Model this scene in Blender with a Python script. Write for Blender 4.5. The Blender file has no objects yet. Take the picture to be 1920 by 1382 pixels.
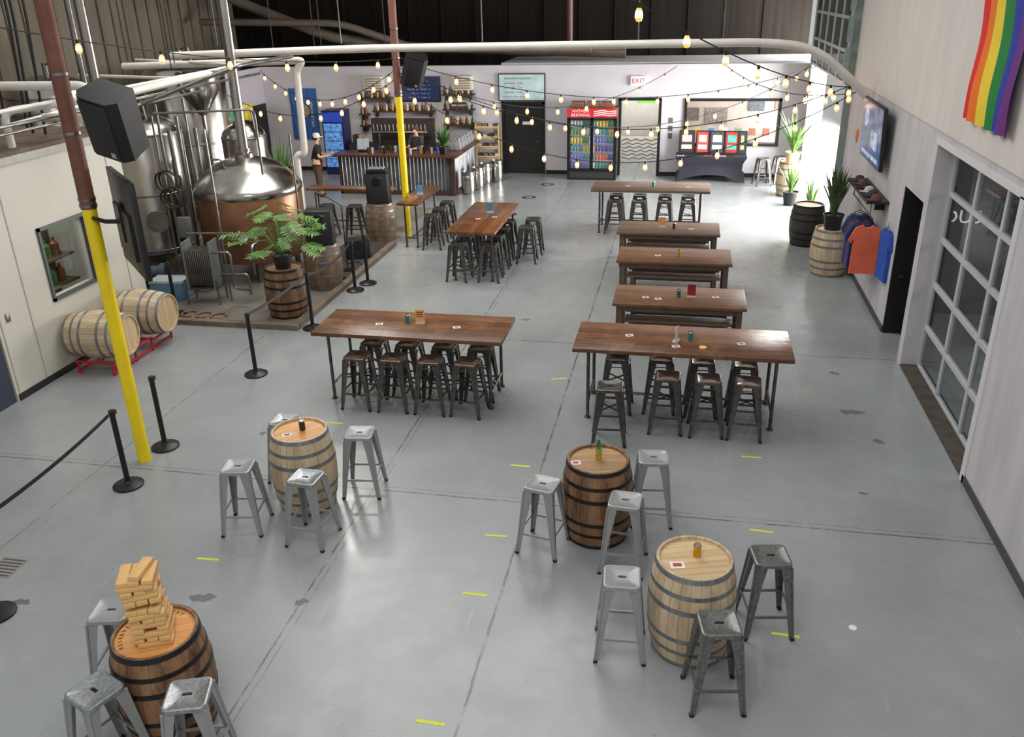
import bpy,bmesh,math,random
from mathutils import Vector,Matrix,Euler
random.seed(7)
S=bpy.context.scene; COL=S.collection
S.view_settings.view_transform='Standard'
S.view_settings.look='None'
S.view_settings.exposure=0.0
pi=math.pi
def lin(c):
    return tuple(((v/255)/12.92 if v/255<=.04045 else ((v/255+.055)/1.055)**2.4) for v in c)
# ---------------------------------------------------------------- materials
def newmat(name):
    m=bpy.data.materials.new(name);m.use_nodes=True;nt=m.node_tree
    b=[n for n in nt.nodes if n.type=='BSDF_PRINCIPLED'][0]
    return m,nt,b
def mathn(nt,op,a,b=None,c=None,clamp=False):
    n=nt.nodes.new('ShaderNodeMath');n.operation=op;n.use_clamp=clamp
    for i,v in enumerate((a,b,c)):
        if v is None:continue
        if isinstance(v,(int,float)):n.inputs[i].default_value=v
        else:nt.links.new(v,n.inputs[i])
    return n.outputs[0]
def mixc(nt,f,a,b,mode='MIX'):
    n=nt.nodes.new('ShaderNodeMix');n.data_type='RGBA';n.blend_type=mode
    def s(sock,v):
        if isinstance(v,(int,float)):sock.default_value=v
        elif isinstance(v,tuple):sock.default_value=(*v,1) if len(v)==3 else v
        else:nt.links.new(v,sock)
    s(n.inputs[0],f);s(n.inputs[6],a);s(n.inputs[7],b)
    return n.outputs[2]
def coords(nt,stretch=(1,1,1)):
    tc=nt.nodes.new('ShaderNodeTexCoord');mp=nt.nodes.new('ShaderNodeMapping')
    mp.inputs['Scale'].default_value=stretch
    nt.links.new(tc.outputs['Object'],mp.inputs[0]);return mp.outputs[0]
def noise(nt,vec,scale,detail=4,rough=.55):
    n=nt.nodes.new('ShaderNodeTexNoise');n.inputs['Scale'].default_value=scale
    n.inputs['Detail'].default_value=detail;n.inputs['Roughness'].default_value=rough
    nt.links.new(vec,n.inputs['Vector']);return n.outputs[0]
def stretchv(nt,v,lo,hi):
    n=nt.nodes.new('ShaderNodeMapRange');nt.links.new(v,n.inputs[0])
    n.inputs[1].default_value=lo;n.inputs[2].default_value=hi;return n.outputs[0]
MC={}
def M(name,col,rough=.5,metal=0.,var=.12,scale=6.,bump=0.,stretch=(1,1,1),emit=0.,spec=.5):
    if name in MC:return MC[name]
    m,nt,b=newmat(name);c=lin(col)
    v=coords(nt,stretch);n=stretchv(nt,noise(nt,v,scale),.3,.7)
    c1=tuple(max(0,x*(1-var)) for x in c);c2=tuple(min(1,x*(1+var)) for x in c)
    o=mixc(nt,n,c1,c2);nt.links.new(o,b.inputs['Base Color'])
    b.inputs['Roughness'].default_value=rough;b.inputs['Metallic'].default_value=metal
    b.inputs['Specular IOR Level'].default_value=spec
    if emit:
        nt.links.new(o,b.inputs['Emission Color']);b.inputs['Emission Strength'].default_value=emit
    if bump:
        bp=nt.nodes.new('ShaderNodeBump');bp.inputs['Strength'].default_value=bump;bp.inputs['Distance'].default_value=.02
        nt.links.new(n,bp.inputs['Height']);nt.links.new(bp.outputs[0],b.inputs['Normal'])
    MC[name]=m;return m
def PLANK(name,c1,c2,width,axis=1,rough=.35,long=None,gap=.035,wear=0.):
    m,nt,b=newmat(name);v=coords(nt)
    sp=nt.nodes.new('ShaderNodeSeparateXYZ');nt.links.new(v,sp.inputs[0])
    q=mathn(nt,'DIVIDE',sp.outputs[axis],width);q=mathn(nt,'ADD',q,.5)
    idx=mathn(nt,'FLOOR',q);fr=mathn(nt,'FRACT',q)
    wn=nt.nodes.new('ShaderNodeTexWhiteNoise');wn.noise_dimensions='1D';nt.links.new(idx,wn.inputs['W'])
    st=[14,14,14];st[0 if axis==1 else (1 if axis==0 else 0)]=1.2
    if long is not None:st=[14,14,14];st[long]=1.2
    v2=coords(nt,tuple(st));ad=nt.nodes.new('ShaderNodeVectorMath');ad.operation='ADD'
    nt.links.new(v2,ad.inputs[0])
    sc=nt.nodes.new('ShaderNodeVectorMath');sc.operation='SCALE';sc.inputs['Scale'].default_value=9
    nt.links.new(wn.outputs['Color'],sc.inputs[0]);nt.links.new(sc.outputs[0],ad.inputs[1])
    g=stretchv(nt,noise(nt,ad.outputs[0],1.3,6,.65),.3,.7)
    f=mathn(nt,'MULTIPLY_ADD',wn.outputs['Value'],.45,mathn(nt,'MULTIPLY',g,.55))
    o=mixc(nt,f,lin(c1),lin(c2))
    if wear:
        wv=stretchv(nt,noise(nt,v,2.2,5,.6),.5,.72)
        o=mixc(nt,mathn(nt,'MULTIPLY',wv,wear),o,lin((168,128,94)))
    gp=mathn(nt,'LESS_THAN',fr,gap);o=mixc(nt,mathn(nt,'MULTIPLY',gp,.8),o,(.01,.007,.005))
    nt.links.new(o,b.inputs['Base Color']);b.inputs['Roughness'].default_value=rough
    bp=nt.nodes.new('ShaderNodeBump');bp.inputs['Strength'].default_value=.25;bp.inputs['Distance'].default_value=.01
    nt.links.new(g,bp.inputs['Height']);nt.links.new(bp.outputs[0],b.inputs['Normal'])
    return m
def STAVE(name,c1,c2,n=26,dark=.5):
    m,nt,b=newmat(name);v=coords(nt)
    sp=nt.nodes.new('ShaderNodeSeparateXYZ');nt.links.new(v,sp.inputs[0])
    a=mathn(nt,'ARCTAN2',sp.outputs[1],sp.outputs[0]);q=mathn(nt,'MULTIPLY',mathn(nt,'ADD',a,pi),n/(2*pi))
    idx=mathn(nt,'FLOOR',q);fr=mathn(nt,'FRACT',q)
    wn=nt.nodes.new('ShaderNodeTexWhiteNoise');wn.noise_dimensions='1D';nt.links.new(idx,wn.inputs['W'])
    g=stretchv(nt,noise(nt,coords(nt,(16,16,1.5)),1.5,6,.65),.3,.7)
    f=mathn(nt,'MULTIPLY_ADD',wn.outputs['Value'],.5,mathn(nt,'MULTIPLY',g,.5))
    o=mixc(nt,f,lin(c1),lin(c2))
    st=stretchv(nt,noise(nt,coords(nt,(5,5,1.5)),1.3,5,.6),.5,.7)
    o=mixc(nt,mathn(nt,'MULTIPLY',st,dark),o,tuple(x*.25 for x in lin(c1)))
    gp=mathn(nt,'LESS_THAN',fr,.05);o=mixc(nt,mathn(nt,'MULTIPLY',gp,.6),o,(.015,.01,.006))
    nt.links.new(o,b.inputs['Base Color']);b.inputs['Roughness'].default_value=.6
    return m
# ---------------------------------------------------------------- mesh builder
class B:
    def __init__(s):s.bm=bmesh.new();s.mi=0
    def face(s,vs,smooth=False):
        try:
            f=s.bm.faces.new(vs);f.material_index=s.mi;f.smooth=smooth;return f
        except ValueError:return None
    def v(s,p):return s.bm.verts.new(p)
    def box(s,c,d,R=None,bev=0):
        vs=[]
        for x in(-.5,.5):
            for y in(-.5,.5):
                for z in(-.5,.5):
                    p=Vector((x*d[0],y*d[1],z*d[2]))
                    if R is not None:p=R@p
                    vs.append(s.v(p+Vector(c)))
        fs=[s.face([vs[i] for i in q]) for q in((0,1,3,2),(4,6,7,5),(0,4,5,1),(2,3,7,6),(0,2,6,4),(1,5,7,3))]
        if bev:
            es=list({e for f in fs for e in f.edges})
            r=bmesh.ops.bevel(s.bm,geom=es,offset=bev,segments=2,affect='EDGES',profile=.5)
            for f in r['faces']:f.material_index=s.mi;f.smooth=True
        return s
    def bb(s,x0,x1,y0,y1,z0,z1,bev=0):return s.box(((x0+x1)/2,(y0+y1)/2,(z0+z1)/2),(x1-x0,y1-y0,z1-z0),bev=bev)
    def rings(s,loops,close=True,cap0=True,cap1=True,smooth=True):
        vv=[[s.v(p) for p in L] for L in loops];n=len(vv[0])
        for a,b in zip(vv[:-1],vv[1:]):
            for i in range(n if close else n-1):
                s.face([a[i],a[(i+1)%n],b[(i+1)%n],b[i]],smooth)
        if cap0:s.face(vv[0][::-1])
        if cap1:s.face(vv[-1])
        return s
    def cyl(s,p0,p1,r0,r1=None,seg=12,cap=True):
        if r1 is None:r1=r0
        p0=Vector(p0);p1=Vector(p1);d=(p1-p0).normalized();q=d.to_track_quat('Z','Y')
        L=[]
        for p,r in((p0,r0),(p1,r1)):
            L.append([p+q@Vector((r*math.cos(2*pi*i/seg),r*math.sin(2*pi*i/seg),0)) for i in range(seg)])
        return s.rings(L,cap0=cap,cap1=cap)
    def lathe(s,prof,seg=24,c=(0,0,0),cap0=True,cap1=True):
        L=[[(c[0]+r*math.cos(2*pi*i/seg),c[1]+r*math.sin(2*pi*i/seg),c[2]+z) for i in range(seg)] for r,z in prof]
        return s.rings(L,cap0=cap0,cap1=cap1)
    def tube(s,pts,r,seg=8,cap=True):
        P=[Vector(p) for p in pts];L=[];up=None
        for i,p in enumerate(P):
            d=(P[min(i+1,len(P)-1)]-P[max(i-1,0)]).normalized()
            if up is None:
                up=Vector((0,0,1)) if abs(d.z)<.9 else Vector((1,0,0))
            a=(up-d*up.dot(d)).normalized();b=d.cross(a);up=a
            rr=r[i] if isinstance(r,(list,tuple)) else r
            L.append([p+a*rr*math.cos(2*pi*k/seg)+b*rr*math.sin(2*pi*k/seg) for k in range(seg)])
        return s.rings(L,cap0=cap,cap1=cap)
    def ball(s,c,r,sc=(1,1,1),seg=12,rg=8):
        prof=[(max(1e-4,math.sin(pi*j/rg)),-math.cos(pi*j/rg)) for j in range(rg+1)]
        L=[[(c[0]+r*sc[0]*a*math.cos(2*pi*i/seg),c[1]+r*sc[1]*a*math.sin(2*pi*i/seg),c[2]+r*sc[2]*z) for i in range(seg)] for a,z in prof]
        return s.rings(L)
    def done(s,name,*mats,ang=40):
        me=bpy.data.meshes.new(name)
        bmesh.ops.recalc_face_normals(s.bm,faces=s.bm.faces)
        s.bm.to_mesh(me);s.bm.free()
        for m in mats:me.materials.append(m)
        me.set_sharp_from_angle(angle=math.radians(ang))
        return me
def rpath(pts,r=.15,n=5):
    P=[Vector(p) for p in pts];o=[P[0]]
    for a,b,c in zip(P[:-2],P[1:-1],P[2:]):
        d1=(a-b);d2=(c-b);rr=min(r,d1.length*.49,d2.length*.49);s=b+d1.normalized()*rr;e=b+d2.normalized()*rr
        for i in range(n+1):
            t=i/n;o.append(s*(1-t)**2+b*2*t*(1-t)+e*t*t)
    o.append(P[-1]);return o
# ---------------------------------------------------------------- object helpers
def obj(name,mesh=None,loc=(0,0,0),rot=(0,0,0)):
    o=bpy.data.objects.new(name,mesh);o.location=loc;o.rotation_euler=rot;COL.objects.link(o);return o
def thing(name,label,cat,loc=(0,0,0),rz=0,mesh=None,group=None,kind=None,rot=None):
    o=obj(name,mesh,loc,rot if rot else (0,0,rz));o['label']=label;o['category']=cat
    if group:o['group']=group
    if kind:o['kind']=kind
    if mesh is None:o.empty_display_size=.1
    return o
def part(p,name,mesh,loc=(0,0,0),rot=(0,0,0),label=None):
    o=obj(name,mesh,loc,rot);o.parent=p
    if label:o['label']=label
    return o
def struct(name,mesh):
    o=obj(name,mesh);o['kind']='structure';return o
def place(proto,name,label,cat,loc,rz=0,group=None,rot=None):
    o=thing(name,label,cat,loc,rz,group=group,rot=rot)
    for pt in proto:
        part(o,pt[0],pt[1],pt[2] if len(pt)>2 else (0,0,0),pt[3] if len(pt)>3 else (0,0,0),pt[4] if len(pt)>4 else None)
    return o
def TX(s,size,mat,depth=.004,align='CENTER'):
    c=bpy.data.curves.new('t','FONT');c.body=s;c.size=size;c.extrude=depth;c.align_x=align;c.align_y='CENTER';c.resolution_u=2
    o=bpy.data.objects.new('t',c);COL.objects.link(o);bpy.context.view_layer.update()
    me=bpy.data.meshes.new_from_object(o.evaluated_get(bpy.context.evaluated_depsgraph_get()))
    bpy.data.objects.remove(o);me.materials.clear();me.materials.append(mat);me.name='lettering';return me
FB=(pi/2,0,0)        # faces -Y
FR=(pi/2,0,-pi/2)    # faces -X
# ---------------------------------------------------------------- camera
f_,pt_,ya_,ro_=1603.822,0.415214,0.203301,-0.0237048
F=Vector((-math.sin(ya_)*math.cos(pt_),math.cos(ya_)*math.cos(pt_),-math.sin(pt_)))
r=Vector((math.cos(ya_),math.sin(ya_),0));u=r.cross(F)
r2=r*math.cos(ro_)+u*math.sin(ro_);u2=r2.cross(F)
cam=bpy.data.cameras.new('camera');cam.sensor_width=36;cam.lens=36*f_/1920;cam.clip_end=200
co=bpy.data.objects.new('camera',cam);COL.objects.link(co)
co.matrix_world=Matrix(((r2.x,u2.x,-F.x,0),(r2.y,u2.y,-F.y,0),(r2.z,u2.z,-F.z,5.3),(0,0,0,1)))
S.camera=co
# ---------------------------------------------------------------- common materials
white=M('white_paint',(212,211,212),.6,var=.03,scale=2)
black=M('black_plastic',(22,22,24),.45,var=.2,scale=20)
blackm=M('black_metal',(28,28,30),.4,metal=.3,var=.2,scale=20)
steel=M('stainless_steel',(178,174,167),.22,metal=1.,var=.22,scale=3,stretch=(1,1,.3))
steel2=M('brushed_steel',(132,130,126),.35,metal=.9,var=.25,scale=4)
copper=M('copper',(138,98,72),.36,metal=.65,var=.3,scale=2.2,stretch=(1,1,.4))
silverp=M('silver_paint',(152,153,154),.4,metal=.35,var=.06,scale=8)
galv=M('galvanized_steel',(148,152,154),.35,metal=.7,var=.28,scale=32)
dgalv=M('dark_galvanized_steel',(116,117,116),.38,metal=.7,var=.35,scale=36)
gun=M('gunmetal',(92,90,88),.33,metal=.75,var=.35,scale=14)
dseat=M('worn_brown_seat',(106,90,80),.26,metal=.6,var=.45,scale=9)
rust=M('rust_primer_paint',(112,70,56),.6,var=.22,scale=5)
yellow=M('yellow_paint',(240,210,12),.45,var=.06,scale=5)
wpipe=M('white_pvc',(214,208,198),.4,var=.06,scale=3)
woodtop=PLANK('stained_plank_wood',(66,40,26),(136,90,58),.163,1,rough=.25,gap=.035,wear=.45)
woodtopx=PLANK('stained_plank_wood_lengthwise',(66,38,24),(138,88,54),.163,0,rough=.25,gap=.035,wear=.4)
greywood=PLANK('weathered_plank_wood',(84,68,56),(134,112,94),.16,1,rough=.35)
greywood2=M('weathered_timber',(92,74,60),.6,var=.3,scale=5)
barwood=PLANK('bar_top_wood',(52,30,20),(104,64,42),.2,1,rough=.3)
darkwood=M('dark_wood_trim',(66,44,32),.5,var=.25)
palest=STAVE('pale_oak_staves',(168,144,112),(212,192,160),dark=.35)
bourst=STAVE('charred_oak_staves',(88,60,40),(156,116,80),dark=.9)
darkst=STAVE('dark_oak_staves',(96,76,58),(150,122,92),dark=.6)
blackst=STAVE('black_oak_staves',(34,30,28),(60,54,50),dark=.5)
headp=PLANK('pale_oak_head',(182,152,110),(220,192,150),.075,1,rough=.45,gap=.03)
headw=PLANK('warm_oak_head',(190,128,66),(226,170,104),.075,1,rough=.4,gap=.03)
headd=PLANK('dull_oak_head',(130,98,62),(194,156,108),.075,1,rough=.45,gap=.03)
hoopg=M('galvanized_hoop',(128,132,134),.42,metal=.65,var=.25,scale=20)
hoopb=M('black_iron_hoop',(38,36,36),.45,metal=.5,var=.3,scale=20)
rubber=M('black_rubber',(18,18,18),.8)
red=M('red_paint',(176,28,40),.4)
green=M('leaf_green',(66,108,46),.5,var=.45,scale=7)
green2=M('palm_green',(96,132,62),.5,var=.4,scale=7)
green3=M('fresh_leaf_green',(92,132,60),.45,var=.45,scale=5)
paper=M('printed_paper',(226,224,220),.6,var=.05)
lilac=M('lilac_wall_paint',(198,194,200),.6,var=.05,scale=1.5)
cable=M('black_cable',(20,20,20),.7)
# ---------------------------------------------------------------- floor
def floor_mat():
    m,nt,b=newmat('sealed_concrete');v=coords(nt)
    sp=nt.nodes.new('ShaderNodeSeparateXYZ');nt.links.new(v,sp.inputs[0])
    big=stretchv(nt,noise(nt,v,.35,5,.6),.3,.7);med=stretchv(nt,noise(nt,v,2.2,6,.65),.3,.7)
    o=mixc(nt,big,lin((134,138,139)),lin((159,163,164)))
    o=mixc(nt,mathn(nt,'MULTIPLY',med,.3),o,lin((123,127,127)))
    w=mathn(nt,'MULTIPLY',mathn(nt,'SUBTRACT',noise(nt,v,1.6,6,.7),.5),.045)
    w2=mathn(nt,'MULTIPLY',mathn(nt,'SUBTRACT',noise(nt,v,14,3,.6),.5),.025)
    w=mathn(nt,'ADD',w,w2)
    tot=None
    for ax,c,hw in((0,-1.5,.013),(0,-3.36,.009),(0,-3.29,.004),(0,-6.9,.007),(1,3.3,.009),(1,8.1,.011),(1,8.18,.004),(1,12.93,.012),(1,17.55,.012),(1,22.3,.014)):
        d=mathn(nt,'ABSOLUTE',mathn(nt,'SUBTRACT',mathn(nt,'ADD',sp.outputs[ax],mathn(nt,'MULTIPLY',w,.8)),c))
        l=mathn(nt,'LESS_THAN',d,hw);tot=l if tot is None else mathn(nt,'MAXIMUM',tot,l)
    brk=stretchv(nt,noise(nt,v,5,4,.7),.34,.54)
    o=mixc(nt,mathn(nt,'MULTIPLY',mathn(nt,'MULTIPLY',tot,brk),.75),o,lin((66,65,62)))
    ch=mathn(nt,'GREATER_THAN',noise(nt,v,26,3,.7),.668);mk=mathn(nt,'GREATER_THAN',noise(nt,v,.9,3,.6),.49)
    o=mixc(nt,mathn(nt,'MULTIPLY',mathn(nt,'MULTIPLY',ch,mk),.6),o,lin((90,88,84)))
    sc=stretchv(nt,noise(nt,coords(nt,(.5,9,1)),1.4,5,.7),.64,.69)
    o=mixc(nt,mathn(nt,'MULTIPLY',sc,.25),o,lin((106,107,106)))
    sc2=stretchv(nt,noise(nt,coords(nt,(8,.45,1)),1.2,5,.7),.63,.68)
    o=mixc(nt,mathn(nt,'MULTIPLY',sc2,.22),o,lin((184,187,187)))
    nt.links.new(o,b.inputs['Base Color'])
    nt.links.new(mathn(nt,'MULTIPLY_ADD',med,.12,.22),b.inputs['Roughness'])
    b.inputs['Specular IOR Level'].default_value=.55
    bp=nt.nodes.new('ShaderNodeBump');bp.inputs['Strength'].default_value=.03;bp.inputs['Distance'].default_value=.02
    nt.links.new(med,bp.inputs['Height']);nt.links.new(bp.outputs[0],b.inputs['Normal'])
    return m
struct('floor',B().bb(-17,9,1,31,-.1,0).done('floor',floor_mat()))
# ---------------------------------------------------------------- walls
def twotone():
    m,nt,b=newmat('right_wall_paint');v=coords(nt)
    sp=nt.nodes.new('ShaderNodeSeparateXYZ');nt.links.new(v,sp.inputs[0])
    n=stretchv(nt,noise(nt,coords(nt,(1,2.5,.6)),1.3,6,.6),.3,.7)
    up=mathn(nt,'GREATER_THAN',sp.outputs[2],3.44)
    lo=mixc(nt,n,lin((184,180,184)),lin((206,202,204)));hi=mixc(nt,n,lin((210,203,197)),lin((222,215,209)))
    o=mixc(nt,up,lo,hi)
    d=mathn(nt,'LESS_THAN',mathn(nt,'ABSOLUTE',mathn(nt,'SUBTRACT',sp.outputs[2],3.44)),.012)
    o=mixc(nt,mathn(nt,'MULTIPLY',d,.35),o,(.15,.15,.16))
    nt.links.new(o,b.inputs['Base Color']);b.inputs['Roughness'].default_value=.65
    return m
w=B();X0,X1=3.36,3.66;ZT=7.5
w.bb(X0,X1,1,9.4,0,ZT);w.bb(X0,X1,9.4,12.75,3.3,ZT);w.bb(X0,X1,12.75,12.97,0,ZT)
w.bb(X0,X1,12.97,14.15,2.42,ZT);w.bb(X0,X1,14.15,19.9,0,ZT);w.bb(X0,X1,19.9,25.8,3.25,ZT);w.bb(X0,X1,25.8,26.9,0,ZT)
struct('wall_right',w.done('wall_right',twotone()))
w=B();Y0,Y1=26.9,27.1;ZB=3.25
for a,b,c,d in((-13.54,-5.66,0,ZB),(-5.66,-4.34,2.15,ZB),(-4.34,-2.03,0,ZB),(-2.03,-.83,2.23,ZB),(-.83,-.08,0,ZB),(-.08,2.62,2.25,ZB),(-.08,2.62,0,.99),(2.62,3.66,0,ZB)):
    w.bb(a,b,Y0,Y1,c,d)
struct('wall_back',w.done('wall_back',lilac))
struct('wall_bar_side',B().bb(-13.7,-13.54,22.2,27.1,0,ZB).done('wall_bar_side',M('pale_lilac_paint',(182,176,186),.6,var=.04)))
darkwall=M('dark_corrugated_wall',(32,27,23),.85,var=.35,scale=1.2,stretch=(6,1,.2),spec=.2)
w=B().bb(-17,3.7,31,31.2,0,8.6)
for i in range(17):w.bb(-17+i*1.2,-16.96+i*1.2,30.96,31,0,8.6)
struct('wall_far_back',w.done('wall_far_back',darkwall))
tan=M('tan_metal_wall',(110,102,88),.65,var=.2,scale=1.5,stretch=(1,3,.3))
w=B().bb(-16.6,-16.4,1,31,0,8.6)
for i in range(50):w.bb(-16.4,-16.34,1+i*.6,1.08+i*.6,0,8.6)
struct('wall_left_outer',w.done('wall_left_outer',tan))
cream=M('cream_wall_panel',(196,192,180),.55,var=.03,scale=1.5)
w=B()
w.bb(-9.5,-9.3,1,8.5,0,3.32);w.bb(-9.5,-9.3,8.5,9.57,2.15,3.32);w.bb(-9.5,-9.3,9.57,10.74,0,3.32)
w.bb(-9.5,-9.3,10.74,11.77,0,1.15);w.bb(-9.5,-9.3,10.74,11.77,2.24,3.32);w.bb(-9.5,-9.3,11.77,13.0,0,3.32)
w.bb(-16.4,-9.5,12.8,13.0,0,3.32)
struct('wall_cold_room',w.done('wall_cold_room',cream))
w=B()
for y in(9.62,10.2,11.95,12.6):w.bb(-9.302,-9.292,y,y+.02,.12,3.3)
w.bb(-9.302,-9.27,1,13.0,3.24,3.34)
struct('trim_1',w.done('trim_1',M('cream_trim',(168,164,152),.5)))
struct('ceiling_cold_room',B().bb(-16.4,-9.3,1,13.0,3.33,3.4).done('cc',M('plywood_deck',(100,84,70),.7,var=.3,scale=2,stretch=(1,3,1))))
struct('baseboard_left',B().bb(-9.3,-9.28,9.6,13.0,0,.1).done('bl',blackm))
w=B().bb(3.34,3.36,14.15,19.9,0,.1).bb(3.34,3.36,1,9.35,0,.1)
struct('baseboard_right',w.done('br',M('grey_baseboard',(70,68,70),.5)))
w=B()
for a,b in((-13.5,-5.7),(-4.3,-2.1),(-.78,3.3)):w.bb(a,b,26.88,26.9,0,.12)
struct('baseboard_back',w.done('bk',blackm))
struct('door_1',B().bb(-9.36,-9.32,8.5,9.55,0,2.13).done('dw',M('navy_door',(38,44,62),.45)))
w=B();fr=.05
for a in((10.72,10.72+fr,1.13,2.26),(11.79-fr,11.79,1.13,2.26),(10.72,11.79,1.13,1.13+fr),(10.72,11.79,2.26-fr,2.26)):w.bb(-9.33,-9.27,*a)
win=struct('window_1',w.done('win1',M('grey_window_frame',(74,76,78),.4)))
def glassmat(name,tint,fac,rough=.03):
    m,nt,b=newmat(name);out=[n for n in nt.nodes if n.type=='OUTPUT_MATERIAL'][0]
    tr=nt.nodes.new('ShaderNodeBsdfTransparent');tr.inputs[0].default_value=(*tint,1)
    gl=nt.nodes.new('ShaderNodeBsdfGlossy');gl.inputs['Roughness'].default_value=rough
    mx=nt.nodes.new('ShaderNodeMixShader');mx.inputs[0].default_value=fac
    nt.links.new(tr.outputs[0],mx.inputs[1]);nt.links.new(gl.outputs[0],mx.inputs[2]);nt.links.new(mx.outputs[0],out.inputs[0]);return m
glass=glassmat('window_glass',(.85,.88,.88),.08)
part(win,'glass_pane',B().bb(-9.41,-9.405,10.77,11.74,1.18,2.21).done('g',glass))
sh=thing('storage_shelf','grey metal storage shelf stocked behind the cold room window','shelf')
part(sh,'shelf_board',B().bb(-10.1,-9.7,10.6,11.9,1.55,1.58).bb(-10.1,-9.7,10.6,11.9,1.12,1.15).bb(-10.12,-10.1,10.6,11.9,.0,2.3).done('s',M('shelf_backing',(110,96,66),.6,var=.4,scale=5)))
cols=[(190,60,40),(210,180,60),(60,110,190),(220,220,214),(90,150,90),(150,90,50)]
for i in range(12):
    z=1.15 if i<6 else 1.58
    y=10.7+(i%6)*.2
    b=B();b.lathe([(.06,0),(.07,.02),(.07,.18),(.025,.23),(.025,.28)],12)
    thing('storage_jug','small coloured supply jug on the storage shelf','jug',(-9.88,y,z),mesh=b.done('jug',M('jug%d'%(i%6),cols[i%6],.4)),group='supply jugs on the cold room shelf')
thing('light_switch','small grey switch plate on the cream wall','switch',(-9.295,9.78,1.22),mesh=B().box((0,0,0),(.02,.08,.12),bev=.004).done('sw',steel2))
al=M('white_aluminium',(196,197,198),.4,metal=.15,var=.04)
def rolldoor(name,y0,y1,z0,z1,x,nc,nr,gm,t=.08):
    b=B()
    for i in range(nc+1):
        yy=y0+(y1-y0)*i/nc;b.bb(x-.025,x+.025,yy-t/2,yy+t/2,z0,z1)
    for j in range(nr+1):
        zz=z0+(z1-z0)*j/nr;hh=t*.8 if 0<j<nr else t*1.3;b.bb(x-.03,x+.03,y0,y1,max(z0,zz-hh/2),zz+hh/2)
    d=struct(name,b.done(name,al))
    part(d,'glass_pane',B().bb(x-.004,x+.004,y0,y1,z0,z1).done('gp',gm));return d
rolldoor('door_2',9.4,12.72,0,3.28,3.62,3,5,glassmat('door_glass_near',(.80,.82,.83),.07))
w=B().bb(3.34,3.68,9.3,9.42,0,3.3).bb(3.34,3.68,9.3,12.78,3.28,3.36)
struct('trim_2',w.done('tr2',white))
struct('trim_3',B().bb(3.36,3.7,9.4,12.75,0,.02).done('tr3',M('dirty_sill',(70,62,54),.8,var=.3)))
sr=M('side_room_wall',(92,94,99),.7,var=.12)
w=B().bb(8.2,8.4,6.5,16,0,3.6).bb(3.66,8.4,15.2,15.4,0,3.6).bb(3.66,8.4,6.5,6.7,0,3.6)
struct('wall_side_room',w.done('wsr',sr))
thing('wall_lettering','pale capital letters on the side room wall','lettering',(4.56,15.18,1.70),mesh=TX('OUS',.31,M('glowing_pale_letters',(236,236,234),.5,emit=.6)),rot=FB)  # painted letters given emission to stay legible through the glazed door
struct('ceiling_shade_side_room',B().bb(3.66,8.4,6.5,15.4,3.6,3.7).done('csr',sr))  # unseen slab added to block overhead sky light and keep this room dim
w=B().bb(3.36,4.1,14.10,14.15,0,2.42).bb(3.62,3.66,12.97,14.15,0,2.42)
dd=struct('door_3',w.done('door3',black))
part(dd,'handle',B().cyl((3.5,14.1,1.0),(3.5,14.02,1.0),.02).bb(3.44,3.52,14.01,14.03,.98,1.02).done('h',steel))
rolldoor('door_4',20.0,25.7,3.35,6.6,3.2,5,5,glassmat('door_glass_far',(.66,.70,.69),.14))
w=B()
for y in(19.85,25.75):w.bb(3.22,3.36,y,y+.1,0,7)
for z in(3.6,4.2,4.8,5.4,6.0):w.bb(3.1,3.2,19.7,19.78,z,z+.5)
struct('trim_4',w.done('tr4',M('grey_green_track',(134,150,144),.45,metal=.4)))
struct('floor_exterior',B().bb(9,30,10,60,-.1,0).bb(3.7,9,31,60,-.1,0).done('fe',M('bright_concrete',(230,230,226),.8)))
bd=struct('door_5',B().bb(-5.6,-4.38,26.94,26.98,0,2.12).done('d5',black))
part(bd,'door_frame',B().bb(-5.68,-5.6,26.86,27.1,0,2.2).bb(-4.4,-4.32,26.86,27.1,0,2.2).bb(-5.68,-4.32,26.86,27.1,2.12,2.2).done('df',blackm))
part(bd,'handle',B().cyl((-4.55,26.94,1.0),(-4.55,26.85,1.0),.025).done('h',steel))
part(bd,'door_sign',B().box((-4.9,26.93,1.55),(.26,.02,.09)).done('ps',paper))
w=B().bb(-2.07,-1.99,26.84,27.12,0,2.27).bb(-.87,-.79,26.84,27.12,0,2.27).bb(-2.07,-.79,26.84,27.12,2.23,2.31)
struct('trim_5',w.done('t5',blackm))
w=B().bb(-.12,-.04,26.84,27.12,.95,2.29).bb(2.58,2.66,26.84,27.12,.95,2.29).bb(-.12,2.66,26.84,27.12,2.21,2.29).bb(-.12,2.66,26.80,27.12,.93,1.0)
struct('trim_6',w.done('t6',blackm))
w=B().bb(-.55,3.7,29.6,29.8,0,3.2).bb(-.65,-.55,27.1,29.8,0,3.2)
struct('wall_back_room',w.done('wbr',M('back_room_paint',(128,120,112),.7,var=.12,scale=3)))
w=B().bb(-5.7,-.65,29.6,29.8,0,3.2).bb(-2.6,-2.5,27.1,29.6,0,3.2).bb(-.67,-.65,27.1,29.6,0,3.2)
struct('wall_hallway',w.done('whw',M('hallway_paint',(196,192,188),.7,var=.05)))
struct('ceiling_back_room',B().bb(-5.7,3.7,27.1,29.8,3.2,3.3).done('cbr',white))
struct('door_6',B().bb(-13.54,-13.48,26.0,26.8,0,2.15).done('d6',black))
struct('ceiling_shade',B().bb(-17,3.7,19,31.2,8.6,8.8).done('ceil',M('dark_ceiling',(34,30,28),.8)))  # unseen slab added over the back half only, shading it from the sky
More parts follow.
